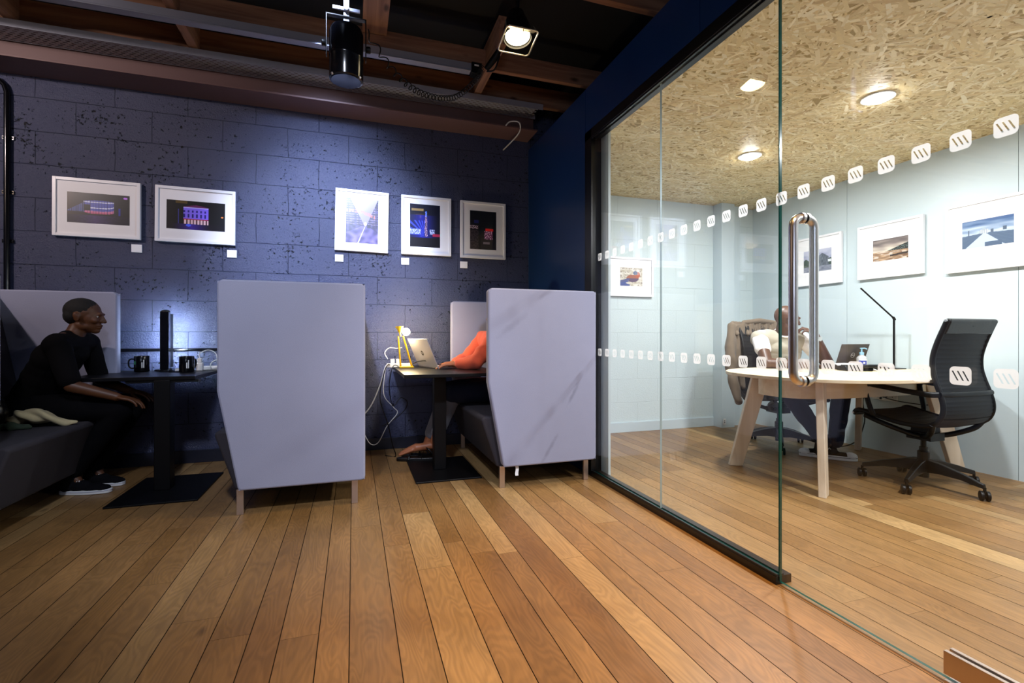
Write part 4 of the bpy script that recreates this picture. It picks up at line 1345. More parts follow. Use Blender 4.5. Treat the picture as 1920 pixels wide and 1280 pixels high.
# sanitiser
bx, by = 3.935, 2.85
bt = empty('sanitiser_bottle', (bx, by, .731), 'clear pump bottle with a pale blue pump and blue label', 'bottle')
MB().lathe([(0, 0), (.034, 0), (.036, .004), (.036, .088), (.033, .098), (.018, .112), (.014, .115), (.014, .122), (0, .122)], (bx, by, .731), 28).build('bottle_body', M['gel'], bt, smooth=50)
def band(a0, a1, z0, z1, r, matl, nm):
    vs = [(bx + r * math.cos(a0 + (a1 - a0) * i / 10), by + r * math.sin(a0 + (a1 - a0) * i / 10), .731 + z) for i in range(11) for z in (z0, z1)]
    MB().add(vs, [(2 * i, 2 * i + 2, 2 * i + 3, 2 * i + 1) for i in range(10)]).build(nm, matl, bt, smooth=60)
band(R(150), R(300), .012, .082, .0364, M['whiteprint'], 'label')
band(R(185), R(280), .040, .072, .0367, M['labelblue'], 'label_block')
band(R(232), R(256), .046, .060, .0370, M['whiteprint'], 'label_mark')
MB().lathe([(0, .118), (.017, .118), (.017, .138), (.006, .140), (.006, .165), (.012, .166), (.012, .174), (0, .175)], (bx, by, .731), 20).tube([(bx, by, .731 + .170), (bx + .025, by - .01, .731 + .170), (bx + .038, by - .015, .731 + .162)], .005, 8).build('pump', M['pumpblue'], bt, smooth=50)
# black desk lamp
lx, ly = 4.235, 2.80
dk = empty('desk_lamp', (lx, ly, .73), 'slim black angular desk lamp standing on the plywood table', 'lamp')
MB().box((lx - .055, ly - .06, .7305), (lx + .055, ly + .05, .738)).build('lamp_base', M['blackmetal'], dk, bevel=.002)
MB().box((lx - .006, ly - .006, .738), (lx + .006, ly + .006, 1.148)).build('stem', M['blackmetal'], dk, bevel=.001)
MB().tube([(lx, ly, 1.146), (4.0, 2.905, 1.398)], .0065, 8).tube([(lx + .01, ly, 1.135), (lx - .01, ly, 1.155)], .010, 10).build('arm', M['blackmetal'], dk, smooth=60)
# sockets on the wall and cables
for (y0_, z_, lab) in ((2.93, .488, 'white double wall socket with a black plug, under the table top'), (3.02, .492, 'white single wall socket left of the double socket')):
    w_ = .073 if y0_ < 3 else .043
    so = MB().box((XR - .012, y0_ - w_, z_ - .043), (XR - .0005, y0_ + w_, z_ + .043)).build('wall_socket', M['whiteplastic'], bevel=.003)
    tag(so, lab, 'socket')
    for oy in ((-.036, .036) if y0_ < 3 else (0,)):
        hl = MB()
        hl.box((XR - .0128, y0_ + oy - .012, z_ + .006), (XR - .0119, y0_ + oy - .006, z_ + .012)).box((XR - .0128, y0_ + oy + .006, z_ + .006), (XR - .0119, y0_ + oy + .012, z_ + .012)).box((XR - .0128, y0_ + oy - .003, z_ - .012), (XR - .0119, y0_ + oy + .003, z_ - .004))
        hl.build('socket_holes', M['blackplastic'], so)
o = MB().lathe([(0, 0), (.018, 0), (.016, .022), (0, .024)], (XR - .012, 2.95, .486), 14, M=Matrix.Rotation(-PI / 2, 4, 'Y')).tube(spline([(XR - .03, 2.95, .483), (XR - .06, 2.9, .47), (XR - .05, 2.78, .455), (XR - .03, 2.62, .452), (XR - .02, 2.50, .47)], 8), .004, 8).build('power_plug', M['blackplastic'], smooth=50)
tag(o, 'black plug and lead in the double wall socket', 'plug')
o = MB().tube(spline([(4.22, 3.02, .70), (4.23, 3.03, .55), (4.27, 3.08, .42), (4.26, 3.06, .25), (4.22, 3.10, .08), (4.16, 3.2, .008), (4.05, 3.3, .008), (3.98, 3.25, .008)], 8), .0045, 8).build('power_cable', M['blackplastic'], smooth=180)
tag(o, 'black cable hanging from the table top down to the floor by the far leg', 'cable')
o = MB().box((3.826, 4.277, .035), (3.862, 4.2845, .10)).build('wall_socket', M['whiteplastic'], bevel=.002); tag(o, 'small white socket low on the corner pillar', 'socket')
MB().box((3.838, 4.276, .055), (3.850, 4.2772, .066)).box((3.838, 4.276, .074), (3.850, 4.2772, .082)).build('socket_holes', M['blackplastic'], o)
o = MB().prism([(-.05, 0), (.045, .0), (.03, -.045), (-.03, -.05)], 1, -.045, .045, M=Matrix.Translation((2.03, 3.765, ZC - .002))).build('ceiling_sensor', M['blackplastic'], bevel=.004)
tag(o, 'small dark sensor on the strand board ceiling beside the glazing frame', 'sensor')

# ------------------------------------------------------------------ things on the booth tables
def mug(x, y, rz, label, badge):
    z = .7405
    root = empty('mug', (x, y, z), label, 'mug', 'black mugs on the booth table')
    MB().lathe([(0, 0), (.043, 0), (.047, .004), (.047, .112), (.0455, .115), (.044, .112), (.044, .008), (0, .006)], (x, y, z), 32).build('cup', M['blackgloss'], root, smooth=50)
    a = rz; d = Vector((math.cos(a), math.sin(a), 0))
    P = [Vector((x, y, z)) + d * r + Vector((0, 0, h)) for r, h in ((.045, .092), (.066, .092), (.078, .078), (.078, .045), (.066, .028), (.045, .026))]
    MB().tube(spline(P, 5), .0055, 8).build('handle', M['blackgloss'], root, smooth=60)
    # printed badge: green roundel and white lettering bars wrapped on the cup
    def patch(a0, a1, z0, z1, matl, nm):
        vs = []; n = 6
        for i in range(n + 1):
            aa = a0 + (a1 - a0) * i / n
            for zz in (z0, z1): vs.append((x + .0473 * math.cos(aa), y + .0473 * math.sin(aa), z + zz))
        MB().add(vs, [(2 * i, 2 * i + 2, 2 * i + 3, 2 * i + 1) for i in range(n)]).build(nm, matl, root, smooth=60)
    c = math.atan2(-y, -x)       # side towards the room
    if badge:
        patch(c - 1.25, c - .85, .055, .078, M['green'], 'roundel')
    for q, (z0, z1) in enumerate(((.03, .088), (.03, .07))):
        patch(c + .30 - q * .22, c + .16 - q * .22, z0, z1, M['whiteprint'], 'lettering')
mug(-1.472, 4.20, R(185), 'black mug with a green roundel and white lettering, nearer the person in black', True)
mug(-1.147, 4.05, R(60), 'black mug with white lettering, beside the white charger', False)
# black lamp column with light strips to both sides
lx, ly = -1.335, 4.235
bl = empty('table_lamp', (lx, ly, .74), 'tall black column lamp throwing cool light on the wall to both sides', 'lamp')
MB().prism([(-.028, .0), (.028, .0), (.022, .06), (-.022, .06)], 2, .742, 1.185, M=Matrix.Translation((lx, ly - .03, 0))).lathe([(0, .74), (.07, .74), (.07, .752), (.03, .762), (0, .762)], (lx, ly, .0), 28).sphere((lx, ly, 1.185), (.03, .03, .014), 14).build('column', M['blackgloss'], bl, bevel=.004)
MB().box((lx - .003, ly + .0302, .762), (lx + .003, ly + .15, 1.17)).build('glow_splitter', M['blackmetal'], bl)  # added blade that splits the wall glow and leaves its centre dark
for sg in (-1, 1):
    xs = sorted((lx + sg * .006, lx + sg * .017))
    MB().box((xs[0], ly + .0302, .80), (xs[1], ly + .033, 1.15)).build('light_strip', M['ledcool'], bl)
# white chargers and strip on the left table
o = MB().box((-1.10, 4.22, .741), (-.93, 4.27, .772)).build('power_strip', M['whiteplastic'], bevel=.005); tag(o, 'white power strip on the left booth table beside the middle booth', 'power strip')
o = MB().box((-1.118, 4.16, .741), (-1.078, 4.20, .80)).box((-1.112, 4.165, .80), (-1.085, 4.195, .835)).build('charger', M['whiteplastic'], bevel=.005); tag(o, 'upright white plug charger behind the right mug', 'charger')
o = MB().box((-1.255, 4.16, .741), (-1.16, 4.20, .760)).build('charger', M['whiteplastic'], bevel=.006); tag(o, 'flat white adapter left of the right mug', 'charger')
o = MB().tube(spline([(-1.10, 4.18, .835), (-1.10, 4.185, .87), (-1.05, 4.2, .895), (-1.0, 4.2, .87), (-.985, 4.21, .80), (-.965, 4.22, .775)], 8), .0035, 8).tube(spline([(-.94, 4.2, .80), (-.99, 4.19, .82), (-1.03, 4.19, .79), (-1.02, 4.2, .755), (-.96, 4.21, .775)], 8), .0035, 8).build('white_cable', M['whitecable'], smooth=180)
tag(o, 'white cable looping up from the charger on the left table', 'cable')
o = MB().tube(spline([(-.98, 4.30, .70), (-1.0, 4.28, .66), (-.985, 4.27, .61), (-.95, 4.28, .60)], 6), .004, 8).build('white_cable', M['whitecable'], smooth=180)
tag(o, 'short pale cable end hanging under the left table at the middle booth', 'cable')
o = MB().box((-1.26, 4.05, .7405), (-1.17, 4.14, .748)).build('mobile_phone', M['screen'], bevel=.003); tag(o, 'dark phone lying flat left of the right mug', 'phone')

# silver laptop on the right booth table: hinge along Y
hp, lid, TL = laptop(.583 - .175, .583 + .175, 3.965, .7415, .250, R(24), .235, M['bed'], M['bed'], M['keys'], 'silver laptop open on the black table in front of the person in orange', 'disc', rot=R(-71.5))
Ttxt = TL @ Matrix.Translation((0, -.0066, .125)) @ FB
MB().lathe([(0, 0), (.021, 0), (.021, .0006), (0, .0006)], (0, 0, 0), 28, M=Ttxt).build('round_logo', M['darkkeys'], lid)
glyphs('hp', .03, TL @ Matrix.Translation((0, -.0074, .128)) @ FB, M['bed'], lid, 'lettering')
# yellow lamp
yl = empty('table_lamp', (.39, 4.02, .74), 'yellow two legged table lamp with a glaring warm bulb', 'lamp')
MB().box((.355, 4.00, .741), (.47, 4.07, .752)).build('lamp_base', M['yellow'], yl, bevel=.002)
for (a, b) in (((.365, 4.03, .752), (.345, 4.03, 1.00)), ((.455, 4.03, .752), (.385, 4.03, 1.00))):
    MB().tube([a, b], [.0075, .006], 10).build('leg', M['yellow'], yl, smooth=60)
MB().tube([(.325, 4.03, 1.075), (.35, 4.03, 1.06), (.365, 4.03, 1.0)], .007, 8).lathe([(.012, .0), (.022, .02), (.028, .05), (.027, .05), (.02, .02), (.01, .0)], (.36, 4.03, 1.03), 20, cap=False).build('arm', M['yellow'], yl, smooth=60)
MB().sphere((.408, 4.02, 1.035), .031, 16).build('bulb', M['bulb'], yl, smooth=180)
# sockets strip and cables at the table's left edge
o = MB().box((.262, 4.08, .742), (.46, 4.13, .775)).build('power_strip', M['whiteplastic'], bevel=.005); tag(o, 'white power strip on the right booth table under the yellow lamp', 'power strip')
for q, xx in enumerate((.29, .335)):
    c = MB().box((xx, 4.085, .775), (xx + .032, 4.125, .81)).build('charger', M['whiteplastic'], bevel=.004)
    tag(c, ['white plug in the left end of the power strip by the yellow lamp', 'white plug beside the yellow lamp leg'][q], 'charger')
def cable(name, pts, r, matl, lab, n=8):
    o = MB().tube(spline(pts, n), r, 8).build(name, matl, smooth=180); return tag(o, lab, 'cable')
cable('white_cable', [(.28, 4.08, .77), (.245, 4.05, .75), (.20, 4.02, .60), (.12, 4.05, .42), (.0, 4.10, .30), (-.1, 4.12, .26)], .005, M['whitecable'], 'thick white cable running from the right table down behind the middle booth')
cable('white_cable', [(.26, 4.12, .76), (.24, 4.06, .68), (.235, 4.05, .52), (.31, 4.05, .42), (.34, 4.05, .37), (.26, 4.05, .27), (.19, 4.05, .14), (.13, 4.06, .13), (.08, 4.05, .22), (.04, 4.05, .32)], .0035, M['whitecable'], 'thin white cable hanging in a loop left of the right table')
cable('white_cable', [(.27, 4.15, .81), (.25, 4.2, .86), (.29, 4.25, .90), (.35, 4.28, .895), (.40, 4.30, .90)], .003, M['whitecable'], 'thin pale cable arching over the power strip to the lamp')
cable('black_cable', [(.30, 4.15, .76), (.26, 4.0, .77), (.23, 3.98, .70), (.20, 3.98, .50), (.26, 4.0, .30), (.30, 4.05, .12), (.33, 4.1, .006), (.25, 4.15, .006)], .004, M['blackplastic'], 'black cable dropping from the table edge to the floor')
cable('black_cable', [(.46, 4.10, .76), (.50, 4.02, .79), (.56, 3.95, .80), (.62, 3.93, .775), (.68, 3.92, .765), (.66, 3.88, .75)], .004, M['blackplastic'], 'black cable coiling from the power strip to the silver laptop')
cable('black_cable', [(.36, 4.1, .75), (.30, 3.98, .755), (.27, 3.97, .60), (.30, 3.98, .44), (.36, 4.0, .50), (.42, 4.05, .46), (.40, 4.1, .38), (.30, 4.1, .30), (.22, 4.1, .26)], .0035, M['blackplastic'], 'black cable looping in front of the dark wall left of the right table')
# skirting of dark wall
struct('baseboard_left', MB().box((-4.7, YW - .018, 0), (XP - .001, YW - .0005, .10)), M['darkpaint'], bevel=.002)
# bag and coat on the left booth seat
bg = empty('handbag', (-1.97, 3.50, .46), 'black leather handbag on the left booth seat at the picture edge', 'bag')
def rumple(a, s):
    return lambda co: a * mnoise.noise(co * s)
Blob().ell((-1.98, 3.50, .55), (.11, .07, .10)).ell((-1.98, 3.50, .62), (.09, .05, .08)).build('bag_body', M['leather'], bg, voxel=.006, disp=rumple(.02, 14))
MB().tube(spline([(-2.04, 3.50, .66), (-2.02, 3.49, .74), (-1.96, 3.49, .76), (-1.92, 3.50, .66)], 6), .006, 8).build('strap', M['leather'], bg, smooth=60)
MB().lathe([(0, 0), (.010, 0), (.010, .004), (0, .004)], (-1.95, 3.43, .60), 14, M=Matrix.Rotation(PI / 2, 4, 'X')).tube([(-1.90, 3.44, .53), (-1.897, 3.44, .51)], .004, 6).build('buckle', M['chrome'], bg, smooth=50)
ct = Blob()
ct.chain([(-1.90, 3.60, .50), (-1.82, 3.56, .545), (-1.72, 3.54, .53), (-1.62, 3.55, .495), (-1.58, 3.56, .485)], [.03, .035, .035, .02, .008])
ct.chain([(-1.90, 3.66, .50), (-1.80, 3.62, .52), (-1.68, 3.58, .50)], [.025, .035, .02])
o = ct.build('folded_cloth', M['cream'], voxel=.005, smooth=4, disp=lambda co: .014 * math.sin(co.x * 60 + 90 * co.z + 30 * co.y) * .6 + .012 * mnoise.noise(co * 18))
tag(o, 'crumpled cream cloth lying on the left booth seat beside the black bag', 'cloth')
o = Blob().chain([(-1.90, 3.50, .485), (-1.84, 3.48, .49), (-1.77, 3.50, .478)], [.02, .024, .012]).build('folded_cloth', M['olivecloth'], voxel=.005, disp=rumple(.012, 25))
tag(o, 'small dark green cloth in front of the cream one on the left booth seat', 'cloth')
# ------------------------------------------------------------------ people
def V(*a): return Vector(a)
def basis(f, u=Vector((0, 0, 1))):
    f = Vector(f).normalized(); s = u.cross(f).normalized(); u2 = f.cross(s).normalized()   # s = left side
    return f, s, u2
def frame_m(f, s, u):
    return Matrix(((f.x, s.x, u.x), (f.y, s.y, u.y), (f.z, s.z, u.z)))
def head(b, c, f, up=(0, 0, 1), k=1.0):
    f, s, u = basis(f, Vector(up)); Mr = frame_m(f, s, u)
    P = lambda a, l, h: Vector(c) + f * a * k + s * l * k + u * h * k
    E_ = lambda a, l, h, r: b.ell(P(a, l, h), tuple(x * k for x in r), Mr)
    E_(-.008, 0, .030, (.097, .077, .088)); E_(.030, 0, .0, (.068, .066, .080))
    E_(.034, 0, -.048, (.056, .052, .055)); E_(.062, 0, -.085, (.028, .026, .022))
    E_(.010, .042, -.055, (.045, .018, .03)); E_(.010, -.042, -.055, (.045, .018, .03))
    b.cap(P(.092, .030, .022), P(.092, -.030, .022), .0095 * k)                      # brow
    b.cap(P(.094, 0, .012), P(.112, 0, -.026), .0085 * k, .0115 * k)                 # nose
    E_(.104, .012, -.030, (.010, .009, .008)); E_(.104, -.012, -.030, (.010, .009, .008))
    E_(.086, 0, -.052, (.017, .025, .0075)); E_(.083, 0, -.066, (.017, .022, .008))  # lips
    E_(.070, .040, -.020, (.022, .02, .022)); E_(.070, -.040, -.020, (.022, .02, .022))   # cheeks
    for l in (1, -1):
        E_(-.008, l * .077, -.004, (.018, .008, .030)); E_(-.014, l * .083, .006, (.014, .006, .02))
    return P, Mr
def eyes(P, k, root, skinm):
    for l in (1, -1):
        e = MB().sphere(P(.0800, l * .031, .004), .0105 * k, 14).build('eye', M['eyewhite'], root, smooth=180)
        MB().sphere(P(.0862, l * .0315, .003), .0056 * k, 12).build('iris', M['iris'], e, smooth=180)
def hand(b, wrist, d, n, lat, curl=.5, thumb=1, k=1.0, spread=.08, thumb_in=.4):
    """wrist point, d direction of fingers, n palm normal (towards palm), lat from little finger to index"""
    d = Vector(d).normalized(); n = Vector(n); n = (n - d * n.dot(d)).normalized()
    lat = d.cross(n) * thumb
    w = Vector(wrist)
    Mr = frame_m(d, lat, n)
    b.ell(w + d * .045 * k, (.052 * k, .040 * k, .015 * k), Mr)
    b.ell(w + d * .02 * k, (.035 * k, .028 * k, .017 * k), Mr)
    for i, (ln, off) in enumerate(((.082, .031), (.090, .011), (.084, -.010), (.066, -.029))):
        p = w + d * (.082 - (.006 if i in (0,) else .012 if i == 3 else 0)) * k + lat * off * k
        a = 0; seg = [.44, .31, .25]
        for j in range(3):
            a += curl * (.7 if j == 0 else 1.0)
            dd = (d * math.cos(a) + n * math.sin(a) + lat * spread * (off * 30)).normalized()
            q = p + dd * ln * seg[j] * k
            b.cap(p, q, (.0092 - .0008 * j) * k, (.0086 - .0009 * j) * k, steps=3); p = q
    t0 = w + d * .022 * k + lat * .026 * k
    t1 = t0 + (d * .75 + lat * .75 + n * thumb_in).normalized() * .04 * k
    t2 = t1 + (d * 1.0 + lat * .25 + n * thumb_in).normalized() * .032 * k
    t3 = t2 + (d * 1.0 - lat * .05 + n * thumb_in).normalized() * .024 * k
    b.cap(t0, t1, .0125 * k, .011 * k).cap(t1, t2, .0105 * k, .0095 * k).cap(t2, t3, .0095 * k, .008 * k)
def torso(b, pel, belly, chest, shoulders, k=1.0, wide=1.0, infl=0.0, neck=None, f=None):
    """stack of flattened ellipsoids from pelvis to shoulders"""
    ls, rs = Vector(shoulders[0]), Vector(shoulders[1])
    lat = (ls - rs).normalized()
    up = (Vector(chest) - Vector(pel)).normalized(); ff = lat.cross(up).normalized(); up = ff.cross(lat).normalized()
    Mr = frame_m(ff, lat, up)
    i = infl
    b.ell(pel, (.115 * k + i, .165 * wide * k + i, .11 * k + i), Mr)
    for t in (.33, .66): b.ell(Vector(pel).lerp(Vector(belly), t), (.112 * k + i, .155 * wide * k + i, .10 + i), Mr)
    b.ell(belly, (.11 * k + i, .150 * wide * k + i, .11 * k + i), Mr)
    for t in (.33, .66): b.ell(Vector(belly).lerp(Vector(chest), t), (.112 * k + i, .158 * wide * k + i, .10 + i), Mr)
    b.ell(chest, (.115 * k + i, .170 * wide * k + i, .115 * k + i), Mr)
    mid = (ls + rs) / 2
    b.cap(ls - up * .01, rs - up * .01, .062 * k + i)
    b.ell((mid + Vector(chest)) / 2, (.105 * k + i, .165 * wide * k + i, .09 * k + i), Mr)
    if neck:
        b.cap(ls + up * .01, Vector(neck) - up * .03, .045 * k + i, .055 * k + i); b.cap(rs + up * .01, Vector(neck) - up * .03, .045 * k + i, .055 * k + i)
    return Mr, ff, lat, up
M['eyewhite'] = plain('eye white', '8f8780', .2, var=.02)
M['iris'] = plain('dark iris', '140c08', .15, var=.02)

def shoe(heel, toe, root, upm, solem, k=1.0, lace=True, high=.095, up=(0, 0, 1), toecap=None, stripe=None, name='shoe', sole_h=.026):
    h, t = Vector(heel), Vector(toe); f = (t - h); ln = f.length; f, s, u = basis(f, Vector(up))
    Mr = frame_m(f, s, u); Tm = Matrix.Translation(h) @ Mr.to_4x4()
    b = Blob()
    b.ell(Tm @ V(ln * .16, 0, .05), (.045, .034, .045), Mr).ell(Tm @ V(ln * .40, 0, .045), (.07, .038, .040), Mr)
    b.ell(Tm @ V(ln * .66, 0, .034), (.07, .043, .028), Mr).ell(Tm @ V(ln * .82, 0, .030), (.045, .040, .022), Mr)
    b.cap(Tm @ V(ln * .17, 0, .05), Tm @ V(ln * .20, 0, high + .012), .042, .044)
    sh = b.build(name, upm, root, voxel=.005, smooth=4)
    # sole outline
    out = []
    for i in range(28):
        a = 2 * PI * i / 28; x = ln * .5 - ln * .5 * math.cos(a) ; w = math.sin(a)
        wd = .040 + .008 * math.sin((x / ln - .25) * PI * 1.2)
        out.append((x, wd * math.copysign(abs(w) ** .6, w)))
    MB().prism(out, 2, .001, sole_h, M=Tm).build('sole', solem, sh, bevel=.004)
    if stripe: MB().tube([Tm @ V(x, y * 1.02, sole_h * .72) for x, y in out], .0016, 6, closed=True).build('sole_stripe', stripe, sh, smooth=180)
    if lace:
        lm = MB()
        for i in range(5):
            x = ln * (.36 + .065 * i); z = .086 - i * .009
            lm.tube([Tm @ V(x, -.022, z - .006), Tm @ V(x + .008, 0, z + .002), Tm @ V(x + .016, .022, z - .006)], .0024, 6)
            lm.tube([Tm @ V(x + .016, -.022, z - .006), Tm @ V(x + .008, 0, z + .003), Tm @ V(x, .022, z - .006)], .0024, 6)
        lm.build('laces', M['rubber'], sh, smooth=180)
    if toecap:
        b = Blob(); b.ell(Tm @ V(ln * .85, 0, .036), (.046, .045, .030), Mr); b.build('toe_cap', toecap, sh, voxel=.005, smooth=3)
    return sh

# ---- person in black, left booth, looking to the right
pa = empty('person', (-1.95, 3.85, .46), 'person in a black top with cropped hair seated in the left booth, head turned right', 'person')
pel, belly, chest = V(-1.93, 3.83, .56), V(-1.87, 3.83, .68), V(-1.79, 3.82, .85)
shR, shL = V(-1.715, 3.655, .955), V(-1.705, 3.985, .965); neck = V(-1.715, 3.83, 1.02)
hc = V(-1.665, 3.85, 1.125); hf = V(1, .02, -.05)
elR, wrR = V(-1.62, 3.60, .700), V(-1.41, 3.645, .62)
elL, wrL = V(-1.66, 4.05, .70), V(-1.46, 3.97, .625)
knR, anR = V(-1.42, 3.72, .53), V(-1.70, 3.785, .12)
knL, anL = V(-1.42, 3.95, .53), V(-1.65, 3.94, .12)
b = Blob(); torso(b, pel, belly, chest, (shL, shR), .92, neck=neck)
b.cap(neck - V(0, 0, .03), hc - V(.02, 0, .05), .052, .050)
P, Mr = head(b, hc, hf)
b.chain([shR, elR, wrR], [.048, .038, .026]); b.chain([shL, elL, wrL], [.048, .038, .026])
hand(b, wrR, (1, .05, -.25), (0, 0, -1), None, .35, 1); hand(b, wrL, (1, -.1, -.25), (0, 0, -1), None, .3, -1)
for hp_, kn, an, sy_ in ((pel + V(.02, -.09, 0), knR, anR, 0), (pel + V(.02, .09, 0), knL, anL, 0)):
    b.chain([hp_, kn, an], [.075, .052, .034]); b.cap(an, an + V(.05, -.01, -.06), .032, .022)
b.build('body', M['skin'], pa, voxel=.0048, smooth=5); eyes(P, 1, pa, None)
b = Blob(); torso(b, pel, belly, chest, (shL, shR), .92, infl=.014)
b.cap(shR, shR.lerp(elR, .85), .062, .056).cap(shL, shL.lerp(elL, .85), .062, .056)
b.cap(shR + V(0, .06, .005), neck + V(-.01, -.05, -.035), .055, .05).cap(shL + V(0, -.06, .005), neck + V(-.01, .05, -.035), .055, .05)
b.build('top', M['blackcloth'], pa, voxel=.007, smooth=6, disp=lambda co: .006 * mnoise.noise(co * 11))
b = Blob()
for hp_, kn, an in ((pel + V(.02, -.09, 0), knR, anR), (pel + V(.02, .09, 0), knL, anL)): b.chain([hp_, kn, an + V(0, 0, .01)], [.098, .07, .050])
b.cap(pel + V(0, -.08, -.01), pel + V(0, .08, -.01), .115)
b.build('trousers', M['blacktrouser'], pa, voxel=.008, smooth=6, disp=lambda co: .005 * mnoise.noise(co * 13))
b = Blob(); f_, s_, u_ = basis(hf); Mh = frame_m(f_, s_, u_)
b.ell(hc + f_ * -.014 + u_ * .040, (.097, .079, .083), Mh).ell(hc - f_ * .045 + u_ * .005, (.062, .074, .062), Mh)
b.build('hair', M['hairblack'], pa, voxel=.006, smooth=4, disp=lambda co: .0012 * mnoise.noise(co * 160))
shoe((-1.765, 3.79, 0), (-1.475, 3.745, 0), pa, M['shoeblack'], M['rubber'], stripe=M['boothout'])
shoe((-1.71, 3.95, 0), (-1.465, 3.90, 0), pa, M['shoeblack'], M['rubber'], stripe=M['boothout'])

# ---- person in orange, right booth, mostly behind the side panel
pb = empty('person', (1.22, 3.86, .46), 'person in an orange shirt and cropped grey trousers typing in the right booth', 'person')
pel, belly, chest = V(1.24, 3.86, .57), V(1.22, 3.86, .70), V(1.175, 3.86, .87)
shL, shR = V(1.06, 3.67, .985), V(1.07, 4.04, .985); neck = V(1.12, 3.86, 1.05)   # facing -X: left arm is nearer the camera
hc = V(1.155, 3.88, 1.18); hf = V(-1, 0, -.18)
elL, wrL = V(.905, 3.66, .80), V(.765, 3.80, .775)
elR, wrR = V(.93, 4.10, .80), V(.80, 4.03, .775)
knL, anL = V(.735, 3.72, .55), V(.62, 3.90, .155)
knR, anR = V(.74, 3.98, .55), V(.58, 4.02, .11)
b = Blob(); torso(b, pel, belly, chest, (shL, shR), .88, neck=neck)
b.cap(neck - V(0, 0, .03), hc - V(-.015, 0, .05), .046, .046)
P, Mr = head(b, hc, hf, k=.95)
b.chain([shL, elL, wrL], [.044, .036, .024]); b.chain([shR, elR, wrR], [.044, .036, .024])
hand(b, wrL, (-1, .18, -.05), (0, 0, -1), None, .28, -1, .95); hand(b, wrR, (-1, -.15, -.05), (0, 0, -1), None, .28, 1, .95)
toeL, toeR = V(.37, 3.96, .06), V(.42, 4.08, .055)
for hp_, kn, an, toe in ((pel + V(0, -.09, 0), knL, anL, toeL), (pel + V(0, .09, 0), knR, anR, toeR)):
    b.chain([hp_, kn, an], [.075, .052, .034]); mid = an.lerp(toe, .55); b.cap(an - V(-.03, 0, .03), mid, .032, .030).cap(mid, toe, .032, .018)
    dd = (toe - an).normalized(); sd = V(0, 1, 0)
    for q in range(5): b.cap(mid + sd * (q - 2) * .014 + dd * .04, toe + sd * (q - 2) * .014 + dd * (.025 - .004 * abs(q - 1)), .011, .009)
b.build('body', M['skin3'], pb, voxel=.0048, smooth=4); eyes(P, .95, pb, None)
b = Blob(); torso(b, pel + V(0, 0, .05), belly, chest, (shL, shR), .88, infl=.018)
b.chain([shL, elL, elL.lerp(wrL, .72)], [.066, .060, .048]); b.chain([shR, elR, elR.lerp(wrR, .72)], [.066, .060, .048])
b.cap(shL + V(0, .05, .005), neck + V(0, -.05, -.03), .055, .045).cap(shR + V(0, -.05, .005), neck + V(0, .05, -.03), .055, .045)
b.build('shirt', M['orange'], pb, voxel=.0065, smooth=4, disp=lambda co: .006 * mnoise.noise(co * 13) + .003 * math.sin(co.x * 60 + co.z * 45))
b = Blob()
for hp_, kn in ((pel + V(0, -.09, 0), knL), (pel + V(0, .09, 0), knR)): b.cap(hp_, kn, .10, .078)
b.cap(pel + V(0, -.08, -.01), pel + V(0, .08, -.01), .115)
b.build('denim_skirt', M['denimblue'], pb, voxel=.008, smooth=6, disp=lambda co: .006 * mnoise.noise(co * 13))
b = Blob()
for kn, an in ((knL, anL), (knR, anR)): b.cap(kn - V(0, 0, .02), kn.lerp(an, .80), .062, .054)
b.build('trousers', M['greytrouser'], pb, voxel=.007, smooth=4, disp=lambda co: .004 * mnoise.noise(co * 18))
b = Blob(); f_, s_, u_ = basis(hf); Mh = frame_m(f_, s_, u_)
b.ell(hc - f_ * .02 + u_ * .035, (.10, .088, .09), Mh).ell(hc - f_ * .06 - u_ * .03, (.06, .085, .10), Mh).ell(hc - f_ * .05 - u_ * .10, (.05, .08, .07), Mh)
b.build('hair', M['haircurl'], pb, voxel=.007, smooth=2, disp=lambda co: .010 * mnoise.noise(co * 45))
for an, toe in ((anL, toeL), (anR, toeR)):
    d = (toe - an); d.z = 0; d.normalize(); h0 = an - d * .05; h0.z = min(an.z, toe.z) - .048; t0 = toe + d * .045; t0.z = h0.z - .005
    f2, s2, u2 = basis(t0 - h0); Tm = Matrix.Translation(h0) @ frame_m(f2, s2, u2).to_4x4(); ln = (t0 - h0).length
    sd = MB(); out = []
    for i in range(26):
        a = 2 * PI * i / 26; x = ln * .5 - ln * .5 * math.cos(a); w = math.sin(a); out.append((x, .042 * math.copysign(abs(w) ** .6, w)))
    so = sd.prism(out, 2, -.006, .018, M=Tm).build('sandal', M['leather'], pb, bevel=.004)
    st = MB()
    for x, hh in ((ln * .42, .058), (ln * .72, .040)):
        st.tube(spline([Tm @ V(x, -.042, .01), Tm @ V(x - .005, -.03, hh * .8), Tm @ V(x - .01, 0, hh), Tm @ V(x - .005, .03, hh * .8), Tm @ V(x, .042, .01)], 6), .007, 8, flat=.5)
    st.tube(spline([Tm @ V(ln * .1, -.04, .03), Tm @ V(ln * .26, -.04, .085), Tm @ V(ln * .34, 0, .10), Tm @ V(ln * .26, .04, .085), Tm @ V(ln * .1, .04, .03)], 6), .006, 8)
    st.build('strap', M['leather'], so, smooth=60)
    MB().cbox(Tm @ V(ln * .34, -.030, .075), (.014, .006, .014)).build('buckle', M['chrome'], so, bevel=.001)

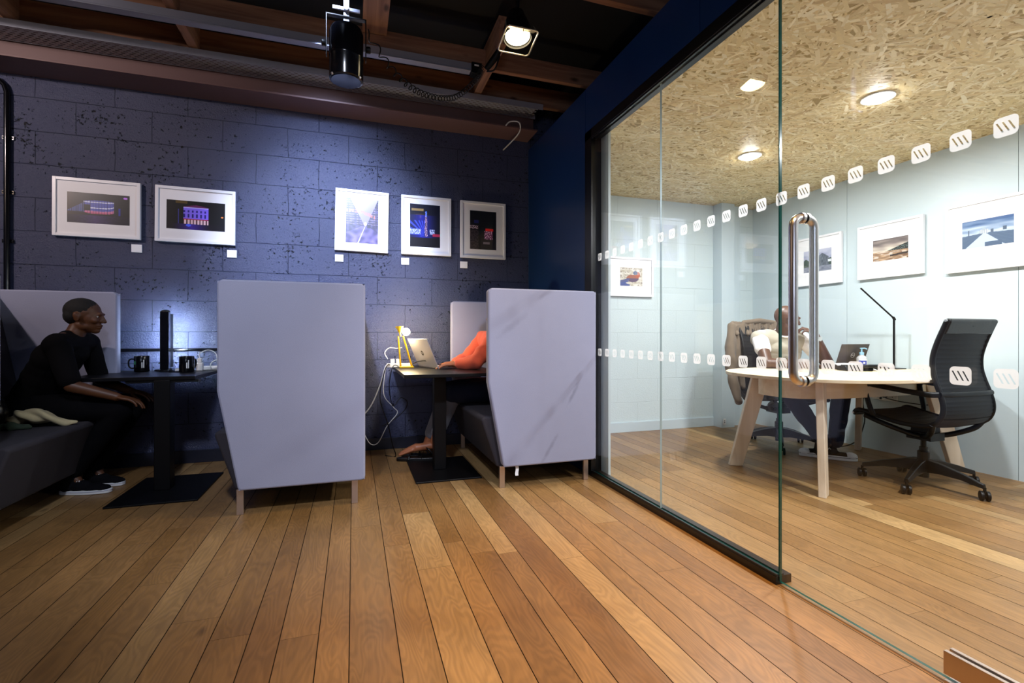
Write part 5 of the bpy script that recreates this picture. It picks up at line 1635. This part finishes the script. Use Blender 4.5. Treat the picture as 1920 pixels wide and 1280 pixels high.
# ---- man at the meeting table, chin on his hand
pc = empty('person', (3.66, 3.42, .46), 'bald person in a pale tee with white sleeves at the meeting table, chin on hand', 'person')
pel, belly, chest = V(3.665, 3.46, .56), V(3.645, 3.42, .69), V(3.60, 3.34, .85)
shR, shL = V(3.40, 3.36, .985), V(3.735, 3.215, .965); neck = V(3.565, 3.275, 1.035)
hc = V(3.545, 3.215, 1.145); hf = V(.90, -.38, -.14)
elR, wrR = V(3.30, 3.185, .775), V(3.56, 3.00, .765)
elL, wrL = V(3.835, 3.06, .765), V(3.685, 3.055, 1.005)
knR, anR = V(3.42, 3.10, .55), V(3.66, 2.965, .13)
knL, anL = V(3.98, 3.05, .55), V(3.77, 2.945, .13)
b = Blob(); Mt, ff, lat, up_ = torso(b, pel, belly, chest, (shL, shR), 1.0, neck=neck)
b.cap(neck - V(0, 0, .03), hc - V(.01, -.01, .05), .060, .058)
P, Mr = head(b, hc, hf)
b.chain([shR, elR, wrR], [.056, .045, .029]); b.chain([shL, elL, wrL], [.056, .046, .029])
hand(b, wrR, (.95, .12, -.05), (0, 0, -1), None, .25, 1)
hand(b, wrL, (-.62, .30, .55), (-.4, .6, -.65), None, .75, -1, thumb_in=.2)
for hp_, kn, an, toe in ((pel + V(-.09, .02, 0), knR, anR, anR + V(.10, -.16, -.07)), (pel + V(.09, 0, 0), knL, anL, anL + V(-.16, .06, -.06))):
    b.chain([hp_, kn, an], [.08, .056, .038]); b.cap(an, an.lerp(toe, .2), .030, .020)
b.build('body', M['skin2'], pc, voxel=.0048, smooth=4); eyes(P, 1, pc, None)
b = Blob(); torso(b, pel + V(0, 0, .04), belly, chest, (shL, shR), 1.0, infl=.014)
b.cap(shR + (neck - shR) * .3, neck + V(0, 0, -.045), .062, .052).cap(shL + (neck - shL) * .3, neck + V(0, 0, -.045), .062, .052)
tee = b.build('tee_shirt', M['teebody'], pc, voxel=.006, smooth=4, disp=lambda co: .007 * mnoise.noise(co * 14) + .002 * math.sin(co.z * 60 + co.x * 40))
for s0, e0 in ((shR, elR), (shL, elL)):
    b = Blob(); b.cap(s0 + (neck - s0) * .22, s0, .062, .068).cap(s0, s0.lerp(e0, .44), .068, .066)
    b.build('sleeve', M['teewhite'], tee, voxel=.006, smooth=4, disp=lambda co: .005 * mnoise.noise(co * 20))
f_, s_, u_ = basis(up_, Vector((1, 0, 0)))
nk = neck + V(0, -.006, -.008); axn = (hc - neck).normalized(); a1 = axn.orthogonal().normalized(); a2 = axn.cross(a1)
MB().tube([nk + a1 * math.cos(t) * .068 + a2 * math.sin(t) * .068 for t in [2 * PI * i / 28 for i in range(28)]], .009, 8, closed=True).build('collar', M['teewhite'], tee, smooth=180)
# line drawing printed on the chest
fc = chest + ff * .128 + up_ * -.02
pr_ = MB()
for (dx, dz, rx, rz) in ((.0, .03, .03, .022), (-.02, -.01, .022, .024), (.022, -.012, .022, .024), (0, .03, .014, .01)):
    pr_.tube([fc + lat * (dx + rx * math.cos(t)) + up_ * (dz + rz * math.sin(t)) + ff * .006 for t in [2 * PI * i / 20 for i in range(20)]], .0014, 5, closed=True)
pr_.build('chest_print', M['blackplastic'], tee, smooth=180)
b = Blob()
for hp_, kn, an in ((pel + V(-.09, .02, 0), knR, anR), (pel + V(.09, 0, 0), knL, anL)): b.chain([hp_, kn, an + V(0, 0, .01)], [.10, .078, .056])
b.cap(pel + V(-.08, 0, -.01), pel + V(.08, 0, -.01), .118)
b.build('jeans', M['denimblue'], pc, voxel=.007, smooth=5, disp=lambda co: .006 * mnoise.noise(co * 15))
shoe((3.615, 3.03, .0), (3.825, 2.80, .0), pc, M['shoeblack'], M['rubber'], toecap=M['rubber'], stripe=M['shoeblack'], sole_h=.036)
shoe((3.80, 2.95, .0), (3.555, 3.10, .0), pc, M['shoeblack'], M['rubber'], toecap=M['rubber'], stripe=M['shoeblack'], sole_h=.036)
wd = (wrL - elL).normalized(); a1 = wd.orthogonal().normalized(); a2 = wd.cross(a1); wc = elL.lerp(wrL, .88)
MB().tube([wc + a1 * math.cos(t) * .031 + a2 * math.sin(t) * .031 for t in [2 * PI * i / 24 for i in range(24)]], .008, 8, closed=True).lathe([(0, -.005), (.019, -.005), (.019, .005), (0, .005)], wc + V(-.01, -.034, 0), 20, M=Matrix.Rotation(PI / 2, 4, 'X')).build('wristwatch', M['chrome'], pc, smooth=50)

# ---- jacket hung over the chair behind him
C1 = Matrix.Translation((3.66, 3.40, 0)) @ Matrix.Rotation(R(172), 4, 'Z')
jk = empty('jacket', C1 @ V(0, -.27, 1.1), 'olive brown jacket draped over the back of the occupied swivel chair', 'jacket')
def fold(co):
    l = C1.inverted() @ co
    return .016 * math.sin(l.x * 46 + 2.5 * math.sin(l.z * 7)) * min(1, max(0, (1.12 - l.z) * 4)) + .010 * mnoise.noise(co * 9)
b = Blob()
for i in range(15):
    x = -.25 + i * .5 / 14
    b.cap(C1 @ V(x, -.305, 1.125), C1 @ V(x * 1.04, -.325, .50 + .03 * abs(math.sin(i))), .022, .020)
    b.cap(C1 @ V(x, -.305, 1.125), C1 @ V(x, -.24, 1.02), .020, .014)
b.build('jacket_body', M['jacket'], jk, voxel=.007, smooth=4, disp=fold)
fl = lambda co: .005 * math.sin((C1.inverted() @ co).x * 75 + 3 * math.sin(co.z * 6)) + .012 * mnoise.noise(co * 7)
b = Blob()
for i in range(9):
    x = .17 + i * .017
    b.cap(C1 @ V(x, -.262, 1.12 - .006 * i), C1 @ V(x + .03, -.225, .52 + .012 * i), .018, .017)
for i in range(12):
    x = -.20 + i * .034
    b.cap(C1 @ V(x, -.262, 1.13), C1 @ V(x, -.235, 1.03 - .05 * (i / 11) ** 2), .016, .010)
b.build('front_panel', M['jacket'], jk, voxel=.006, smooth=4, disp=fl)
b = Blob(); b.chain([C1 @ V(.285, -.275, 1.09), C1 @ V(.315, -.25, .90), C1 @ V(.32, -.21, .62), C1 @ V(.285, -.17, .40)], [.038, .052, .048, .040])
b.build('sleeve', M['jacket'], jk, voxel=.006, smooth=4, disp=lambda co: .008 * math.sin(co.x * 50 + co.y * 40 + 3 * math.sin(co.z * 9)) + .006 * mnoise.noise(co * 10))
b = Blob(); b.chain([C1 @ V(-.265, -.29, 1.09), C1 @ V(-.285, -.27, .88), C1 @ V(-.28, -.27, .60)], [.035, .045, .04])
b.build('sleeve', M['jacket'], jk, voxel=.007, smooth=4, disp=lambda co: .006 * mnoise.noise(co * 10))
b = Blob(); b.chain([C1 @ V(-.16, -.27, 1.13), C1 @ V(0, -.262, 1.145), C1 @ V(.16, -.27, 1.13)], [.022, .028, .022]); b.build('collar', M['jacket'], jk, voxel=.006)
# ------------------------------------------------------------------ lights
def area(name, loc, target, size, power, col, sy=None, spread=None):
    l = bpy.data.lights.new(name, 'AREA'); l.energy = power; l.color = col
    l.shape = 'RECTANGLE' if sy else 'SQUARE'; l.size = size
    if sy: l.size_y = sy
    if spread: l.spread = R(spread)
    o = bpy.data.objects.new(name, l); o.location = loc
    d = Vector(target) - Vector(loc)
    o.rotation_euler = d.to_track_quat('-Z', 'Y').to_euler(); COL.objects.link(o); return o
def spot(name, loc, target, power, col, ang=60, blend=.6, r=.05):
    l = bpy.data.lights.new(name, 'SPOT'); l.energy = power; l.color = col
    l.spot_size = R(ang); l.spot_blend = blend; l.shadow_soft_size = r
    o = bpy.data.objects.new(name, l); o.location = loc
    d = Vector(target) - Vector(loc)
    o.rotation_euler = d.to_track_quat('-Z', 'Y').to_euler(); COL.objects.link(o); return o
def point(name, loc, power, col, r=.03):
    l = bpy.data.lights.new(name, 'POINT'); l.energy = power; l.color = col; l.shadow_soft_size = r
    o = bpy.data.objects.new(name, l); o.location = loc; COL.objects.link(o); return o
WARM = (1, .55, .17); NEU = (.97, .98, 1); COOL = (.66, .76, 1)
# meeting room downlights
for i, (x, y) in enumerate(((3.035, 3.10), (3.037, 2.10), (3.037, 1.1), (3.037, .1))):
    if i < 3:
        root = empty('downlight', (x, y, ZC), ['round ceiling downlight further from the camera, above the far end of the meeting table', 'round ceiling downlight nearer the camera in the strand board ceiling', 'round ceiling downlight above the glass door, outside the picture'][i], 'ceiling light', 'meeting room downlights')
        MB().lathe([(.075, 0), (.088, 0), (.088, -.006), (.075, -.008)], (x, y, ZC - .0015), 32, cap=False).build('bezel', M['white'], root, smooth=40)
        MB().lathe([(0, -.028), (.04, -.024), (.074, -.006), (.074, 0), (0, 0)], (x, y, ZC - .0015), 32).build('diffuser', M['lampwhite'], root, smooth=60)
    area('meeting_light', (x, y, ZC - .04), (x, y, 0), .13, 36, NEU)
# hall lights
area('hall_fill', (-.6, -2.6, 1.9), (0, 3.6, 1.1), 1.6, 24, COOL, 1.0)  # unseen soft fill added behind the camera
spot('booth_fill', (-.45, .35, 3.05), (-.35, 3.0, .75), 270, (.78, .84, 1), 50, .7, .12)  # unseen spots added to brighten the booth sides
spot('booth_fill_2', (1.05, .35, 3.05), (1.15, 3.0, .75), 210, (.80, .84, 1), 46, .7, .12)  # second added spot, for the right booth
spot('floor_a', (.95, 1.1, 3.05), (.95, 1.4, 0), 270, WARM, 58, .9, .08)
spot('floor_b', (-1.2, .7, 3.2), (-1.1, 1.1, 0), 10, WARM, 80, .9, .08)
spot('floor_c', (1.2, -.2, 3.05), (1.15, .7, 0), 160, WARM, 60, .8, .08)
spot('floodlight_beam', (fx, fy, fz - .03), (fx - .1, fy + .2, 0), 50, (1, .72, .4), 84, .7, .06)
spot('wall_wash', (-.2, 3.5, 3.0), (-.25, YW, 1.95), 70, (.55, .68, 1), 105, .9, .05)
spot('wall_spec', (-.32, 1.8, 3.04), (-.15, YW, 1.65), 900, (.60, .71, 1), 44, .9, .05)
spot('wall_wash_2', (-3.3, 2.2, 3.0), (-1.9, YW, 2.1), 170, (1, .84, .82), 75, .9, .05)
point('left_fill', (-3.6, 1.8, 2.7), 18, (1, .72, .5), .12)  # unseen warm point light added to brighten the left beams and wall

w = bpy.data.worlds.new('world'); SC.world = w; w.use_nodes = True
w.node_tree.nodes['Background'].inputs[0].default_value = (.5, .6, 1, 1)
w.node_tree.nodes['Background'].inputs[1].default_value = .02
SC.view_settings.view_transform = 'Standard'
SC.view_settings.look = 'None'
SC.view_settings.gamma = 1
SC.view_settings.exposure = 0.0
SC.view_settings.use_curve_mapping = False

bpy.data.scenes.remove(WORK)
